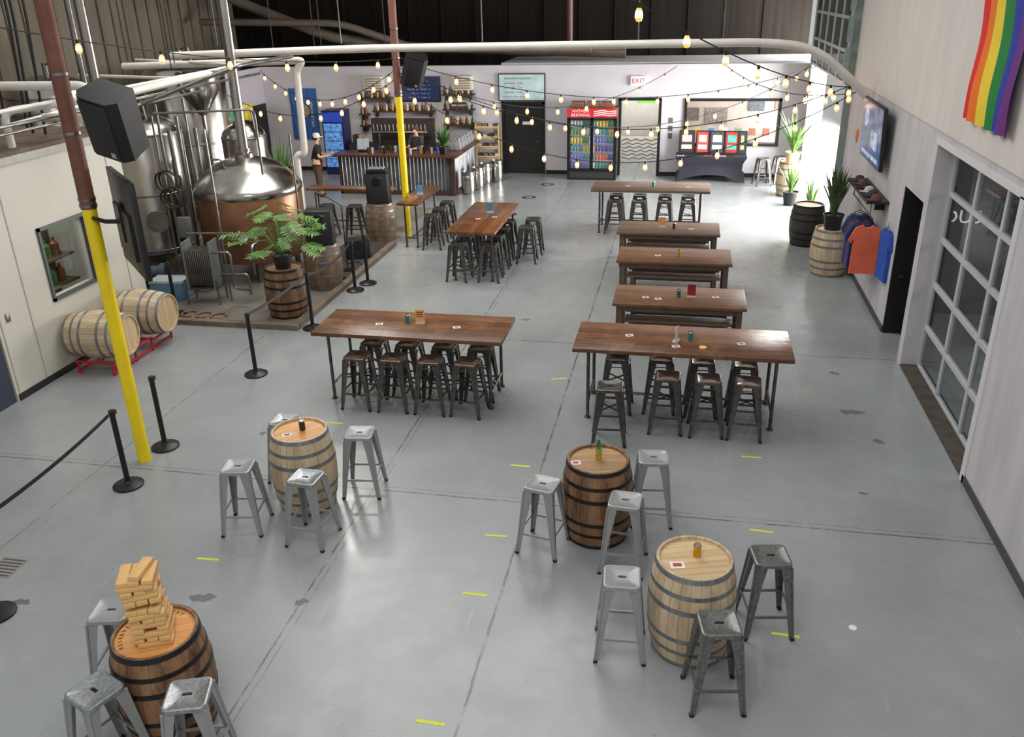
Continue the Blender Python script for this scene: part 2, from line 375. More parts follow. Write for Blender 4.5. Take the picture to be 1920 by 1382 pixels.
# ---------------------------------------------------------------- steel columns
def column(x,y,lab):
    p=thing('steel_column',lab,'column',(x,y,0))
    part(p,'column_lower',B().cyl((0,0,0),(0,0,3.2),.078,seg=24).done('c',yellow),label='bright yellow painted lower section')
    part(p,'column_upper',B().cyl((0,0,3.2),(0,0,7.5),.085,seg=24).done('c',rust),label='rust red upper section')
    for z in(3.22,3.29,4.0,4.6):part(p,'strap',B().lathe([(.08,z),(.093,z),(.093,z+.03),(.08,z+.03)],20,cap0=False,cap1=False).done('st',steel2))
    return p
column(-6.46,8.31,'steel pole, yellow below and rust red above, beside rope barrier')
column(-6.40,19.15,'steel pole, yellow below and rust red above, by bar tables')
# ---------------------------------------------------------------- speakers & tv on poles
def wallspk(loc,rot,lab):
    s=thing('loudspeaker',lab,'speaker',loc,rot=rot)
    b=B();L=[]
    for z in(-.34,.34):
        L.append([(-.21,.19,z),(-.25,-.1,z),(-.17,-.19,z),(.17,-.19,z),(.25,-.1,z),(.21,.19,z)])
    b.rings(L,smooth=False);part(s,'cabinet',b.done('cab',black))
    part(s,'grille',B().box((0,-.2,0),(.34,.02,.62),bev=.01).done('gr',M('speaker_grille',(34,34,36),.7,var=.4,scale=90)))
    part(s,'bracket',B().tube([(0,.19,0),(0,.34,0),(-.34,.36,0)],.02).done('br',blackm))
    part(s,'logo_badge',B().box((.1,-.212,-.26),(.06,.004,.06)).done('l',steel));return s
wallspk((-5.83,8.15,4.16),(math.radians(22),math.radians(14),math.radians(-8)),'black loudspeaker clamped high on the near steel pole')
wallspk((-5.95,19.0,3.78),(math.radians(25),math.radians(14),math.radians(20)),'black loudspeaker clamped high on the far steel pole')
tv=thing('television','black television on a swivel arm on the yellow pole','television',(-5.88,8.14,3.10),math.atan2(-1.02,1.0))
part(tv,'housing',B().box((0,0,0),(1.2,.06,1.04),bev=.008).box((0,-.045,-.1),(.8,.04,.5)).done('h',black))
part(tv,'screen',B().box((0,.033,0),(1.14,.01,.98)).done('s',M('dark_screen',(20,24,34),.1)))
part(tv,'bracket',B().tube([(-.1,-.06,0),(-.2,-.2,0),(-.45,-.28,0)],.025).box((-.1,-.07,0),(.3,.03,.4)).done('b',blackm))
# ---------------------------------------------------------------- bar stools
def rsq(h,rad,z,n=8):
    P=[]
    for k,(sx,sy) in enumerate(((1,1),(-1,1),(-1,-1),(1,-1))):
        for i in range(n):
            a=pi/2*k+pi/2*i/(n-1);P.append((sx*(h-rad)+rad*math.cos(a),sy*(h-rad)+rad*math.sin(a),z))
    return P
def stoolproto(seatm,legm,brace=False,H=.765):
    b=B();L=[rsq(.152,.045,-.04),rsq(.158,.045,-.036),rsq(.155,.045,-.006),rsq(.146,.04,0),rsq(.136,.035,-.001),rsq(.13,.035,-.006)]
    sl=[math.atan2(p[1],p[0]) for p in L[-1]]
    L.append([(.045*math.cos(a),.018*math.sin(a),-.006) for a in sl]);L.append([(.043*math.cos(a),.016*math.sin(a),-.02) for a in sl])
    b.rings(L,cap0=False,cap1=False)
    b.mi=1;b.face([b.v((x,y,-.024)) for x,y,z in rsq(.14,.03,0)])
    seat=b.done('seat',seatm,rubber,ang=50)
    legs=[]
    for i in range(4):
        a=pi/2*i
        b=B();L=[]
        for z,hc,wd in((-.035,.148,.09),(-.2,.163,.07),(-H+.01,.215,.036)):
            t=.005
            pts=[(hc,hc),(hc-wd,hc),(hc-wd,hc-t),(hc-t,hc-t),(hc-t,hc-wd),(hc,hc-wd)]
            L.append([(x,y,z) for x,y in pts])
        b.rings(L,smooth=False)
        b.cyl((.147,.147,-.04),(.214,.214,-H+.012),.013,.009,8)
        b.mi=1;b.box((.207,.207,-H+.012),(.034,.034,.024))
        bmesh.ops.rotate(b.bm,cent=(0,0,0),matrix=Matrix.Rotation(a,3,'Z'),verts=b.bm.verts)
        legs.append(b.done('leg',legm,rubber))
    rungs=[]
    for i in range(4):
        b=B();z=-.50 if i%2 else -.53;h=.163+(-z-.2)/.56*.052-.008
        b.box((0,h,z),(2*h,.014,.024));bmesh.ops.rotate(b.bm,cent=(0,0,0),matrix=Matrix.Rotation(pi/2*i,3,'Z'),verts=b.bm.verts)
        rungs.append(b.done('rung',legm))
    P=[('seat',seat,(0,0,H))]+[('leg',l,(0,0,H)) for l in legs]+[('footrest_rung',g,(0,0,H)) for g in rungs]
    if brace:
        b=B();h=.155
        for i in range(4):
            pts=[(-h+.02,h,-.16),(-.06,h,-.085),(.06,h,-.085),(h-.02,h,-.16)]
            M3=Matrix.Rotation(pi/2*i,3,'Z')
            b.tube([M3@Vector(p) for p in pts],.008,6)
        z=-.3;h2=.17
        b.box((0,0,z),(2.5*h2,.02,.012),Matrix.Rotation(pi/4,3,'Z'));b.box((0,0,z),(2.5*h2,.02,.012),Matrix.Rotation(-pi/4,3,'Z'))
        P.append(('seat_brace',b.done('brace',legm),(0,0,H)))
    return P
ST={'light':stoolproto(silverp,silverp),'galv':stoolproto(galv,silverp),'dgalv':stoolproto(dgalv,dgalv),'dark':stoolproto(gun,gun,True),'brown':stoolproto(dseat,gun,True)}
LB={'light':'silver-grey metal bar stool with slotted seat','galv':'bar stool with mottled galvanized square seat','dgalv':'dark weathered galvanized metal bar stool','dark':'backless gunmetal bar stool','brown':'gunmetal bar stool with worn brown seat'}
def stool(k,x,y,deg,where,group):
    place(ST[k],'bar_stool',LB[k]+where,'stool',(x,y,0),math.radians(deg),group)
for k,x,y,d in(('light',-4.38,4.84,12),('galv',-3.96,4.02,-22),('galv',-3.27,4.10,18)):stool(k,x,y,d,' by the block tower barrel','stools around the block tower barrel')
for k,x,y,d in(('galv',-4.43,8.24,0),('light',-4.47,7.16,10),('galv',-3.66,7.06,-4),('light',-3.45,8.08,8)):stool(k,x,y,d,' beside a pale barrel','stools around the pale barrel table')
for k,x,y,d in(('light',-1.22,7.32,-12),('light',-.15,8.03,5),('light',-.38,7.15,-4)):stool(k,x,y,d,' beside a charred barrel','stools around the charred barrel table')
for k,x,y,d in(('light',-.32,5.95,4),('dgalv',.93,6.46,10),('dgalv',.47,5.50,10)):stool(k,x,y,d,' beside a pale barrel','stools around the large pale barrel')
g='stools at the plank high table'
for i,x in enumerate((-4.29,-3.77,-3.24,-2.72)):
    stool('brown',x,10.24,random.uniform(-6,6),' tucked under a table',g);stool('brown',x+.06,10.76,random.uniform(-6,6),' tucked under a table',g)
g='stools at the other plank high table'
for k,x,y,d in(('dark',-.76,9.74,4),('brown',-.06,10.16,0),('brown',.45,10.15,3),('brown',.94,10.14,-3),('dark',-.74,10.66,0),('brown',-.16,10.74,0),('brown',.38,10.72,2),('brown',.93,10.70,0)):stool(k,x,y,d,' at a plank table',g)
g='stools at the lengthwise high table'
for y in(16.0,16.6,17.2,17.8):
    stool('dark',-4.33,y,random.uniform(-5,5),' along a lengthwise table',g);stool('dark',-3.70,y+.05,random.uniform(-5,5),' along a lengthwise table',g)
for x,y in((-3.2,17.4),(-3.18,18.1)):stool('dark',x,y,4,' along a lengthwise table',g)
g='stools at the rear high table'
for x in(-1.58,-1.02,-.42,.12):
    stool('dark',x,20.05,0,' at the rear table',g);stool('dark',x,20.68,0,' at the rear table',g)
for x,y in((-5.5,18.2),(-5.5,18.85),(-5.5,19.5)):stool('dark',x,y,5,' at the narrow bar table','stools at the narrow bar table')
for x,y in((-8.3,18.9),(-7.6,18.9)):stool('dark',x,y,5,' at the long counter','stools at the long counter')
stool('dark',-7.85,17.6,15,' beside the copper kettle',None)
for x,y in((2.2,25.8),(2.7,26.1)):stool('dark',x,y,15,' near the bright opening','stools near the bright opening')
# ---------------------------------------------------------------- barrels
def barrelproto(stv,head,hoop,H=.92,re=.315,rm=.375,seg=40):
    def R(z):return re+(rm-re)*math.sin(pi*z/H)**.9
    b=B();pr=[(re-.02,0)]+[(R(H*i/16),H*i/16) for i in range(17)]+[(re-.022,H),(re-.024,H-.03)]
    b.lathe(pr,seg,cap1=False);body=b.done('staves',stv)
    hd=B().lathe([(.001,H-.032),(re-.02,H-.032),(re-.02,H-.026),(.001,H-.026)],seg).done('head',head)
    P=[('staves',body),('barrel_head',hd)]
    for z,wd in((.0,.04),(.15,.035),(.29,.04)):
        for s in(0,1):
            z0=z+.003 if s==0 else H-z-wd-.003
            b=B();b.lathe([(R(z0)+.001,z0),(R(z0)+.005,z0),(R(z0+wd)+.005,z0+wd),(R(z0+wd)-.002,z0+wd)],seg,cap0=False,cap1=False)
            P.append(('hoop',b.done('hoop',hoop)))
    return P
BP=barrelproto(palest,headp,hoopg);BB=barrelproto(bourst,headd,hoopb,.9);BD=barrelproto(darkst,headd,hoopg,.9,.3,.36)
BJ=barrelproto(bourst,headw,hoopb,.9);BK=barrelproto(blackst,headd,hoopb,.9);BW=barrelproto(palest,headw,hoopg,.94,.3,.365)
bl=place(BJ,'barrel','dark-hooped oak barrel table carrying a wooden block tower','barrel',(-3.76,4.52,0),.5)
place(BW,'barrel','pale oak barrel table with grey hoops and a can','barrel',(-4.0,7.72,0),.8)
place(BB,'barrel','charred oak barrel table with black hoops and a can','barrel',(-.70,7.66,0),.2)
place(BP,'barrel','large pale oak barrel table with galvanized hoops','barrel',(.27,6.10,0),.3)
place(BB,'barrel','charred oak barrel carrying a leafy potted plant','barrel',(-6.93,13.62,0),1)
place(BD,'barrel','weathered oak barrel carrying a black stage speaker','barrel',(-6.86,15.2,0),1)
place(BD,'barrel','weathered oak barrel carrying a tall black speaker','barrel',(-6.9,18.72,0),1)
place(BP,'barrel','pale oak barrel carrying a spiky potted plant','barrel',(2.91,17.35,0),1)
place(BK,'barrel','black painted oak barrel against the white wall','barrel',(2.72,19.5,0),1)
place(BP,'barrel','pale oak barrel carrying a potted palm','barrel',(2.84,24.5,0),1)
ltr=M('stencil_ink',(60,34,20),.7)
for i,ch in enumerate('RESERVE DISTILLERY'):
    if ch==' ':continue
    a=pi*1.12-i*pi*.052
    part(bl,'stencil_letter',TX(ch,.045,ltr,.0008),(.25*math.cos(a),.25*math.sin(a),.8755),(0,0,a-pi/2))
for y,x,a in((10.88,-9.22,.07),(11.93,-9.16,0.02)):
    place(BP,'barrel','pale oak barrel lying on a red rack by the wall','barrel',(x,y,.56),rot=(0,pi/2,a),group='barrels lying on the red rack')
b=B()
for y in(10.62,11.2,11.65,12.21):
    b.tube([(-9.1,y,.2),(-8.4,y,.2)],.02,6);b.tube([(-9.05,y,0),(-9.05,y,.2)],.02,6);b.tube([(-8.45,y,0),(-8.45,y,.2)],.02,6)
for x in(-9.05,-8.45):
    b.tube([(x,10.6,.05),(x,12.23,.05)],.022,6)
    b.tube([(x,10.6,.2),(x,10.7,.17),(x,11.1,.17),(x,11.25,.22),(x,11.65,.22),(x,11.75,.17),(x,12.15,.17),(x,12.23,.2)],.02,6)
thing('barrel_rack','red tubular steel barrel rack on the floor by the wall','rack',mesh=b.done('rack',red))
# ---------------------------------------------------------------- block tower
bw=PLANK('pine_block',(188,142,86),(222,182,120),.05,2,rough=.6,long=0)
bm_=B().box((0,0,0),(.25,.081,.041),bev=.006).done('block',bw)
rot0=math.radians(24);z=.875
for L in range(14):
    offs=(-.085,0,.085) if L not in(3,6,8,10) else ((-.085,.085) if L in(3,10) else (-.085,0) if L==6 else (0,.085))
    tw=rot0+(pi/2 if L%2 else 0)+random.uniform(-.08,.08)+(0 if L<8 else .07)
    for q in offs:
        cxx=-3.73-.004*L+random.uniform(-.008,.008);cyy=4.50+random.uniform(-.008,.008)
        x=cxx-math.sin(tw)*q;y=cyy+math.cos(tw)*q
        thing('wooden_block','sanded pine game block stacked in the tower','wooden block',(x,y,z+.0205),tw+random.uniform(-.03,.03),bm_,group='stacked tower blocks')
    z+=.0415
thing('wooden_block','loose pine game block resting atop the tower','wooden block',(-3.75,4.52,z+.0205),rot0+pi/2-.3,bm_,group='stacked tower blocks')
# ---------------------------------------------------------------- high tables
def hightable(cx,cy,lx,ly,lab,H=1.05,rz=0,mat=woodtop,long=0):
    t=thing('high_table',lab,'table',(cx,cy,0),rz)
    part(t,'tabletop',B().box((0,0,H-.03),(lx,ly,.055),bev=.006).done('top',mat))
    ex,ey=lx/2-.2,ly/2-.12
    if long:ex,ey=lx/2-.12,ly/2-.2
    for sx in(-1,1):
        for sy in(-1,1):
            part(t,'leg',B().cyl((sx*ex,sy*ey,0),(sx*ex,sy*ey,H-.057),.023,seg=12).lathe([(.045,0),(.045,.012),(.025,.016)],12,(sx*ex,sy*ey,0)).done('leg',gun))
    b=B()
    if not long:
        for s in(-1,1):b.cyl((s*ex,-ey,.22),(s*ex,ey,.22),.018).cyl((s*ex,-ey,H-.09),(s*ex,ey,H-.09),.018)
        b.cyl((-ex,0,.22),(ex,0,.22),.018)
    else:
        for s in(-1,1):b.cyl((-ex,s*ey,.22),(ex,s*ey,.22),.018).cyl((-ex,s*ey,H-.09),(ex,s*ey,H-.09),.018)
        b.cyl((0,-ey,.22),(0,ey,.22),.018)
    part(t,'stretcher',b.done('str',gun));return t
hightable(-3.60,10.75,2.70,.98,'long stained plank high table on dark pipe legs')
hightable(.09,10.70,2.78,1.0,'long stained plank high table on pipe legs, wood worn')
hightable(-.76,20.33,2.72,1.0,'weathered plank high table at the rear of the hall',mat=greywood)
hightable(-4.02,17.03,1.0,2.56,'stained plank high table set lengthwise',mat=woodtopx,long=1)
hightable(-6.0,18.95,.5,1.9,'narrow stained high table beside the yellow pole',mat=woodtopx,long=1)
hightable(-7.9,19.55,2.2,.4,'long narrow stained drinking counter by the stage')
def bench(cx,cy,lx,where):
    t=thing('bench','low wooden bench '+where,'bench',(cx,cy,0))
    part(t,'seat',B().box((0,0,.43),(lx,.26,.045),bev=.005).done('s',greywood))
    for s in(-1,1):
        for q in(-1,1):part(t,'leg',B().box((s*(lx/2-.1),q*.09,.203),(.07,.06,.405)).done('l',greywood2))
    part(t,'apron',B().box((0,0,.37),(lx-.2,.03,.07)).done('a',greywood2))
pw=PLANK('brown_plank_wood',(84,58,40),(138,100,72),.16,1,rough=.32,wear=.3)
def picnic(cx,cy,mat):
    t=thing('dining_table','brown plank dining table with square timber legs','table',(cx,cy,0),group='dining tables in a row')
    part(t,'tabletop',B().box((0,0,.725),(2.07,.97,.05),bev=.006).done('top',mat))
    for sx in(-1,1):
        for sy in(-1,1):part(t,'leg',B().box((sx*.93,sy*.40,.35),(.09,.09,.7)).done('leg',greywood2))
    part(t,'apron',B().bb(-.93,.93,-.415,-.385,.6,.7).bb(-.93,.93,.385,.415,.6,.7).bb(-.945,-.915,-.4,.4,.6,.7).bb(.915,.945,-.4,.4,.6,.7).done('ap',greywood2))
    bench(cx,cy-.26,1.68,'tucked under a dining table');bench(cx,cy+.22,1.68,'tucked under a dining table')
picnic(.03,13.33,pw);picnic(-.10,15.67,pw);picnic(-.26,17.68,greywood)
# ---------------------------------------------------------------- cans and cards on tables
def can(x,y,z,c,lab):
    o=thing('drink_can',lab,'can',(x,y,z))
    part(o,'can_body',B().lathe([(.026,0),(.033,.008),(.033,.108)],16,cap1=False).done('c',M('can_%d_%d_%d'%c,c,.3,metal=.4,var=.3,scale=25)))
    part(o,'can_lid',B().lathe([(.033,.108),(.027,.12),(.027,.117),(.001,.117)],16,cap0=False).done('l',steel))
def coaster(x,y,z,c=(222,220,216),a=.3,w=.1,h=.08):
    b=B().box((0,0,.002),(w,h,.003));b.mi=1;b.box((0,0,.004),(w*.6,h*.5,.001))
    thing('coaster','small printed card lying flat on a tabletop','card',(x,y,z),a,b.done('co',M('card_%d_%d_%d'%c,c,.6,var=.05),M('card_ink',(170,60,50),.6)))
def menu(x,y,z,c,a=0,lines=0):
    t=thing('menu_stand','small upright table menu card in a holder','menu',(x,y,z),a)
    part(t,'holder',B().box((0,0,.01),(.13,.07,.02)).done('h',M('clear_acrylic',(200,200,200),.2)))
    part(t,'card',B().box((0,0,.11),(.13,.006,.19)).done('c',M('menu_%d_%d_%d'%c,c,.5,var=.2,scale=20)))
    if lines:
        b=B()
        for i in range(lines):b.box((0,-.0045,.17-.03*i),(.09,.002,.012))
        part(t,'print',b.done('pr',M('menu_ink',(120,50,34),.6)))
can(-3.98,7.76,.914,(60,52,44),'dark drink can on a pale barrel');coaster(-4.1,7.62,.914,(210,220,210))
can(-.70,7.70,.874,(196,170,60),'yellow-green drink can on a charred barrel');coaster(-.92,7.58,.874)
can(.29,6.16,.894,(200,150,30),'gold drink can on a large pale barrel');coaster(.13,6.0,.894,(230,225,215),.2,.12,.09)
tp=1.048
can(-3.72,10.82,tp,(60,140,150),'teal drink can on a plank table');menu(-3.53,10.80,tp,(226,170,110),.1,3);coaster(-4.1,10.7,tp);coaster(-2.98,10.72,tp)
can(.20,10.70,tp,(60,140,130),'teal drink can on a plank table');menu(.02,10.62,tp,(225,225,220),1.3);coaster(-.6,10.75,tp);coaster(.02,10.45,tp);coaster(.85,10.65,tp)
thing('jar_lid','small round yellow lid on a plank table','lid',(.36,10.45,tp),mesh=B().lathe([(.05,0),(.05,.012),(.045,.014)],16).done('lid',M('lid_yellow',(216,190,90),.4)))
can(.02,13.30,.752,(40,120,110),'green drink can on a dining table');menu(.22,13.32,.752,(150,30,36),0,2);coaster(-.5,13.2,.752);coaster(.6,13.35,.752);coaster(-.3,13.15,.752)
can(-.02,15.6,.752,(210,170,50),'yellow drink can on a dining table');coaster(-.4,15.6,.752)
menu(-.4,17.7,.752,(210,150,90));can(-.15,17.6,.752,(60,60,60),'dark drink can on a dining table');coaster(.2,17.6,.752)
menu(-3.98,17.4,tp,(80,130,150));coaster(-4.1,16.8,tp);coaster(-3.8,17.0,tp)
can(-.7,20.3,tp,(60,140,130),'teal drink can on the rear table');coaster(-1.3,20.3,tp);coaster(.1,20.3,tp)
menu(-6.0,19.0,tp,(90,150,200))
# ---------------------------------------------------------------- stanchions
postb=B().lathe([(.175,0),(.175,.02),(.15,.035),(.05,.05),(.035,.07)],28).done('base',blackm)
postp=B().cyl((0,0,.05),(0,0,.93),.032,seg=16).done('post',blackm)
posth=B().cyl((0,0,.93),(0,0,1.0),.036,seg=16).box((0,.04,.965),(.05,.03,.05)).done('head',black)
for x,y in[(-6.30,7.72),(-6.39,8.66),(-6.28,10.99),(-6.20,12.98),(-6.20,15.05),(-6.10,15.5),(-6.16,5.40),(-9.0,13.3)]:
    place([('base',postb),('post',postp),('belt_head',posth)],'stanchion','black retractable-belt barrier post with round base','barrier post',(x,y,0),group='black barrier posts')
def belt(a,b_,sag,lab='black retractable belt strung between two barrier posts'):
    bb=B();n=10
    a=Vector((*a,.965));b_=Vector((*b_,.965))
    pts=[a.lerp(b_,i/n)-Vector((0,0,sag*4*(i/n)*(1-i/n))) for i in range(n+1)]
    vv=[[bb.v(p+Vector((0,0,.024))),bb.v(p-Vector((0,0,.024)))] for p in pts]
    for p,q in zip(vv[:-1],vv[1:]):bb.face([p[0],q[0],q[1],p[1]])
    thing('barrier_belt',lab,'belt',mesh=bb.done('belt',black))
belt((-6.30,7.66),(-6.16,5.46),.05);belt((-6.28,11.05),(-6.20,12.92),.03);belt((-6.2,13.04),(-6.2,14.99),.12)
# ---------------------------------------------------------------- stage kerb
tim=M('weathered_kerb_timber',(112,98,84),.8,var=.3,scale=4)
thing('timber_kerb','weathered timber kerb edging the brewing area','kerb',mesh=B().bb(-9.2,-6.42,12.82,12.96,0,.09).done('k',tim))
thing('timber_kerb','weathered timber kerb edging the stage','kerb',mesh=B().bb(-6.56,-6.42,12.97,18.3,0,.09).done('k',tim))
thing('stage_platform','low black stage platform edge behind the speakers','platform',mesh=B().bb(-7.6,-6.56,15.65,18.3,0,.07).done('k',M('stage_black',(52,50,50),.7)))
struct('floor_brewing',B().bb(-16.3,-6.6,13.02,22,0,.006).done('fbw',M('worn_brewery_concrete',(122,117,108),.35,var=.3,scale=1.6)))
# ---------------------------------------------------------------- brewing tanks
kt=thing('brew_kettle','large copper-clad brew kettle with domed steel top','brewing kettle',(-8.67,16.0,0))
part(kt,'copper_jacket',B().lathe([(1.0,.45),(1.04,.5),(1.04,1.72),(1.02,1.76)],56).done('k',copper))
part(kt,'dome',B().lathe([(1.05,1.70),(1.07,1.74),(1.07,1.82),(1.03,1.88),(.97,1.96),(.82,2.12),(.6,2.27),(.36,2.36),(.2,2.39),(.2,2.46),(.001,2.47)],56).done('d',steel))
for a in(.4,2.0,3.6,5.2):part(kt,'leg',B().cyl((.8*math.cos(a),.8*math.sin(a),0),(.8*math.cos(a),.8*math.sin(a),.5),.06).done('l',steel2))
part(kt,'manway',B().lathe([(.2,0),(.22,.03),(.22,.06),(.12,.09),(.001,.1)],24).done('m',steel),(-.25,-.5,2.18),(.35,-.2,0))
part(kt,'hatch_handle',B().tube(rpath([(-.45,-.55,2.2),(-.45,-.55,2.42),(-.2,-.5,2.42),(-.2,-.5,2.25)],.08),.02).done('hh',steel2))
part(kt,'flue',B().cyl((.02,0,2.4),(.02,0,8.5),.1,seg=20).lathe([(.1,2.5),(.13,2.5),(.13,2.56),(.1,2.56)],20,(.02,0,0)).done('f',steel))
part(kt,'gauge',B().cyl((.3,-.98,1.0),(.3,-1.1,1.0),.07,seg=20).done('g',white))
part(kt,'valve_pipe',B().tube(rpath([(-.3,-.9,.5),(-.3,-1.2,.5),(-.3,-1.2,.25),(-.3,-1.5,.25)],.1),.035).done('v',steel2))
part(kt,'drain_pipe',B().tube(rpath([(.5,-.9,.9),(.5,-1.15,.9),(.5,-1.15,.3)],.1),.025).done('v',steel2))
def tank(x,y,r,z0,z1,zt,lab,cone=.4):
    t=thing('steel_tank',lab,'tank',(x,y,0))
    part(t,'vessel',B().lathe([(.06,z0-cone),(r*.5,z0-cone*.5),(r,z0),(r,z1),(r*.93,z1+(zt-z1)*.35),(r*.7,z1+(zt-z1)*.7),(r*.35,zt),(.001,zt+.02)],48).done('t',steel))
    for i in range(4):
        a=pi/4+i*pi/2;part(t,'leg',B().cyl((r*.85*math.cos(a),r*.85*math.sin(a),0),(r*.85*math.cos(a),r*.85*math.sin(a),z0+.2),.045).done('l',steel2))
    for z in(z0+.05,z1-.02,(z0+z1)/2):part(t,'weld_band',B().lathe([(r,z),(r+.015,z+.01),(r+.015,z+.04),(r,z+.05)],48,cap0=False,cap1=False).done('w',steel2))
    part(t,'manway',B().cyl((r*.6,-r*.7,1.2),(r*.68,-r*.86,1.2),.22,seg=24).done('m',steel2))
    part(t,'top_fitting',B().cyl((0,0,zt),(0,0,zt+.25),.06).tube(rpath([(0,0,zt+.2),(.3,-.1,zt+.3),(.5,-.3,zt-.4)],.1),.025).done('tf',steel2))
tank(-10.95,16.0,.86,.5,2.85,3.2,'broad cylindrical stainless fermentation tank beside the copper kettle')
tank(-9.9,18.4,.5,.55,2.4,2.75,'slender stainless tank between larger vessels')
tank(-11.9,19.6,.95,.6,3.6,4.0,'large stainless tank rising behind other tanks')
tank(-13.2,16.6,.9,.6,3.5,3.9,'large stainless tank beyond the cold room')
h=thing('grain_hopper','shiny steel funnel hopper above the tanks','hopper',(-10.5,17.85,0))
part(h,'funnel',B().lathe([(.08,2.95),(.45,3.5),(.45,3.85),(.43,3.85),(.43,3.5)],32,cap1=False).done('f',steel))
part(h,'outlet_pipe',B().tube(rpath([(0,0,3.0),(0,0,0)],.2),.05).done('o',steel2))
hx=thing('heat_exchanger','grey plate heat exchanger on a steel frame','heat exchanger',(-8.78,14.05,0),.15)
b=B()
for i in range(12):b.box((-.2+i*.036,0,.72),(.022,.36,.66),bev=.003)
part(hx,'plate_pack',b.done('p',steel2))
for s in(-1,1):part(hx,'end_plate',B().box((s*.25,0,.75),(.03,.42,.9)).done('e',M('grey_plate',(112,114,112),.5)))
part(hx,'frame',B().bb(-.3,.3,-.2,.2,.3,.34).cyl((-.3,-.2,0),(-.3,-.2,.5),.02).cyl((.3,-.2,0),(.3,-.2,.5),.02).cyl((-.3,.2,0),(-.3,.2,1.3),.02).cyl((.3,.2,0),(.3,.2,1.3),.02).tube([(-.3,.2,1.28),(.6,.2,1.28)],.02).done('f',steel2))
part(hx,'pipework',B().tube(rpath([(.27,-.12,1.0),(.6,-.12,1.0),(.6,-.12,.3),(.9,-.2,.3)],.08),.025).tube(rpath([(.27,.12,.5),(.8,.12,.5),(.8,.12,.1)],.08),.025).tube(rpath([(.45,0,0),(.45,0,3.2)],.05),.02).done('pw',steel2))
clr=thing('cooler_box','blue and white picnic cooler on the floor','cooler',(-9.62,14.2,.006),.1)
part(clr,'cooler_body',B().box((0,0,.16),(.66,.40,.32),bev=.02).done('c',M('cooler_blue',(92,134,168),.5)))
part(clr,'cooler_lid',B().box((0,0,.35),(.68,.42,.07),bev=.02).done('l',M('cooler_lid_grey',(176,186,190),.5)))
for i in range(3):
    n=22;pts=[(.14*math.cos(t*2*pi/n),.14*math.sin(t*2*pi/n),.02) for t in range(n-2)]
    thing('hose_coil','small coiled hose lying on the floor','hose',(-8.75+i*.3,13.32-.02*i,.006),mesh=B().tube(pts,.02,6).done('h',M('tan_hose',(140,100,76),.6)))
thing('control_box','small grey electrical control box on a post','control box',(-9.45,14.75,0),mesh=B().cyl((0,0,0),(0,0,1.2),.015).box((0,0,1.25),(.25,.1,.4),bev=.01).done('cb',M('control_grey',(100,104,106),.4)))
cart=thing('pump_cart','steel pump cart with hoses beside the kettle','pump',(-10.35,14.7,0),.3)
part(cart,'frame',B().bb(-.35,.35,-.2,.2,.14,.18).cyl((-.3,-.2,.08),(-.3,.2,.08),.08).cyl((.3,-.2,.08),(.3,.2,.08),.08).tube(rpath([(-.35,-.18,.18),(-.45,-.18,1.0),(-.45,.18,1.0),(-.35,.18,.18)],.08),.015).done('f',blackm))
part(cart,'pump_motor',B().cyl((-.25,0,.32),(.2,0,.32),.13,seg=20).cyl((.2,0,.32),(.3,0,.32),.17,seg=20).done('m',M('motor_blue_grey',(70,84,96),.45)))
part(cart,'hose',B().tube(rpath([(.3,0,.32),(.4,-.1,.5),(.3,-.3,.1),(-.1,-.35,.05),(-.4,-.3,.3),(-.45,-.2,1.0)],.3,8),.03).done('h',M('dark_hose',(50,36,34),.6)))
for x,y,c,hh in((-11.1,14.2,(60,60,58),.9),(-11.6,14.6,(170,170,166),.6),(-9.2,14.72,(200,196,186),.4)):
    thing('plastic_drum','plastic drum standing on the brewery floor','drum',(x,y,.006),mesh=B().lathe([(.15,0),(.17,.02),(.17,hh*.45),(.175,hh*.5),(.17,hh*.55),(.17,hh-.03),(.14,hh)],20).done('d',M('drum%d'%c[0],c,.5)))
def pipe(pts,r,m,lab,rr=.15,name='pipe',seg=12):
    thing(name,lab,'pipe',mesh=B().tube(rpath(pts,rr),r,seg).done('pipe',m))
for x,y,zt,rr in((-9.88,15.15,3.5,.03),(-9.78,15.3,3.0,.04),(-9.9,15.0,3.3,.022),(-9.92,15.5,2.4,.045),(-9.86,15.75,3.2,.035),(-9.84,16.05,3.5,.025),(-9.86,16.35,2.9,.04),(-7.45,15.6,2.9,.02)):
    pipe([(x,y,0),(x,y,zt)],rr,steel2,'vertical steel process pipe beside the kettle',.12)
lad=B()
for s in(-.2,.2):lad.tube([(-12.4+s,14.6,0),(-12.5+s,15.1,3.2)],.02,6)
for i in range(10):t=(i+.5)/10;lad.cyl((-12.6-.1*t,14.6+.5*t,3.2*t),(-12.2-.1*t,14.6+.5*t,3.2*t),.014,seg=6)
thing('ladder','dark metal ladder leaning beside the tanks','ladder',mesh=lad.done('lad',blackm))
for i in range(2):
    n=30;pts=[((.2+.01*(t//15))*math.cos(t*2*pi/14),0.01*t-.15,(.2)*math.sin(t*2*pi/14)) for t in range(n)]
    thing('hanging_hose','looped dark brewery hose hanging beside a tank','hose',(-9.75+.1*i,14.9-.07*i,2.1-.3*i),mesh=B().tube(pts,.02,6).done('hh',M('dark_hose',(50,36,34),.6)))
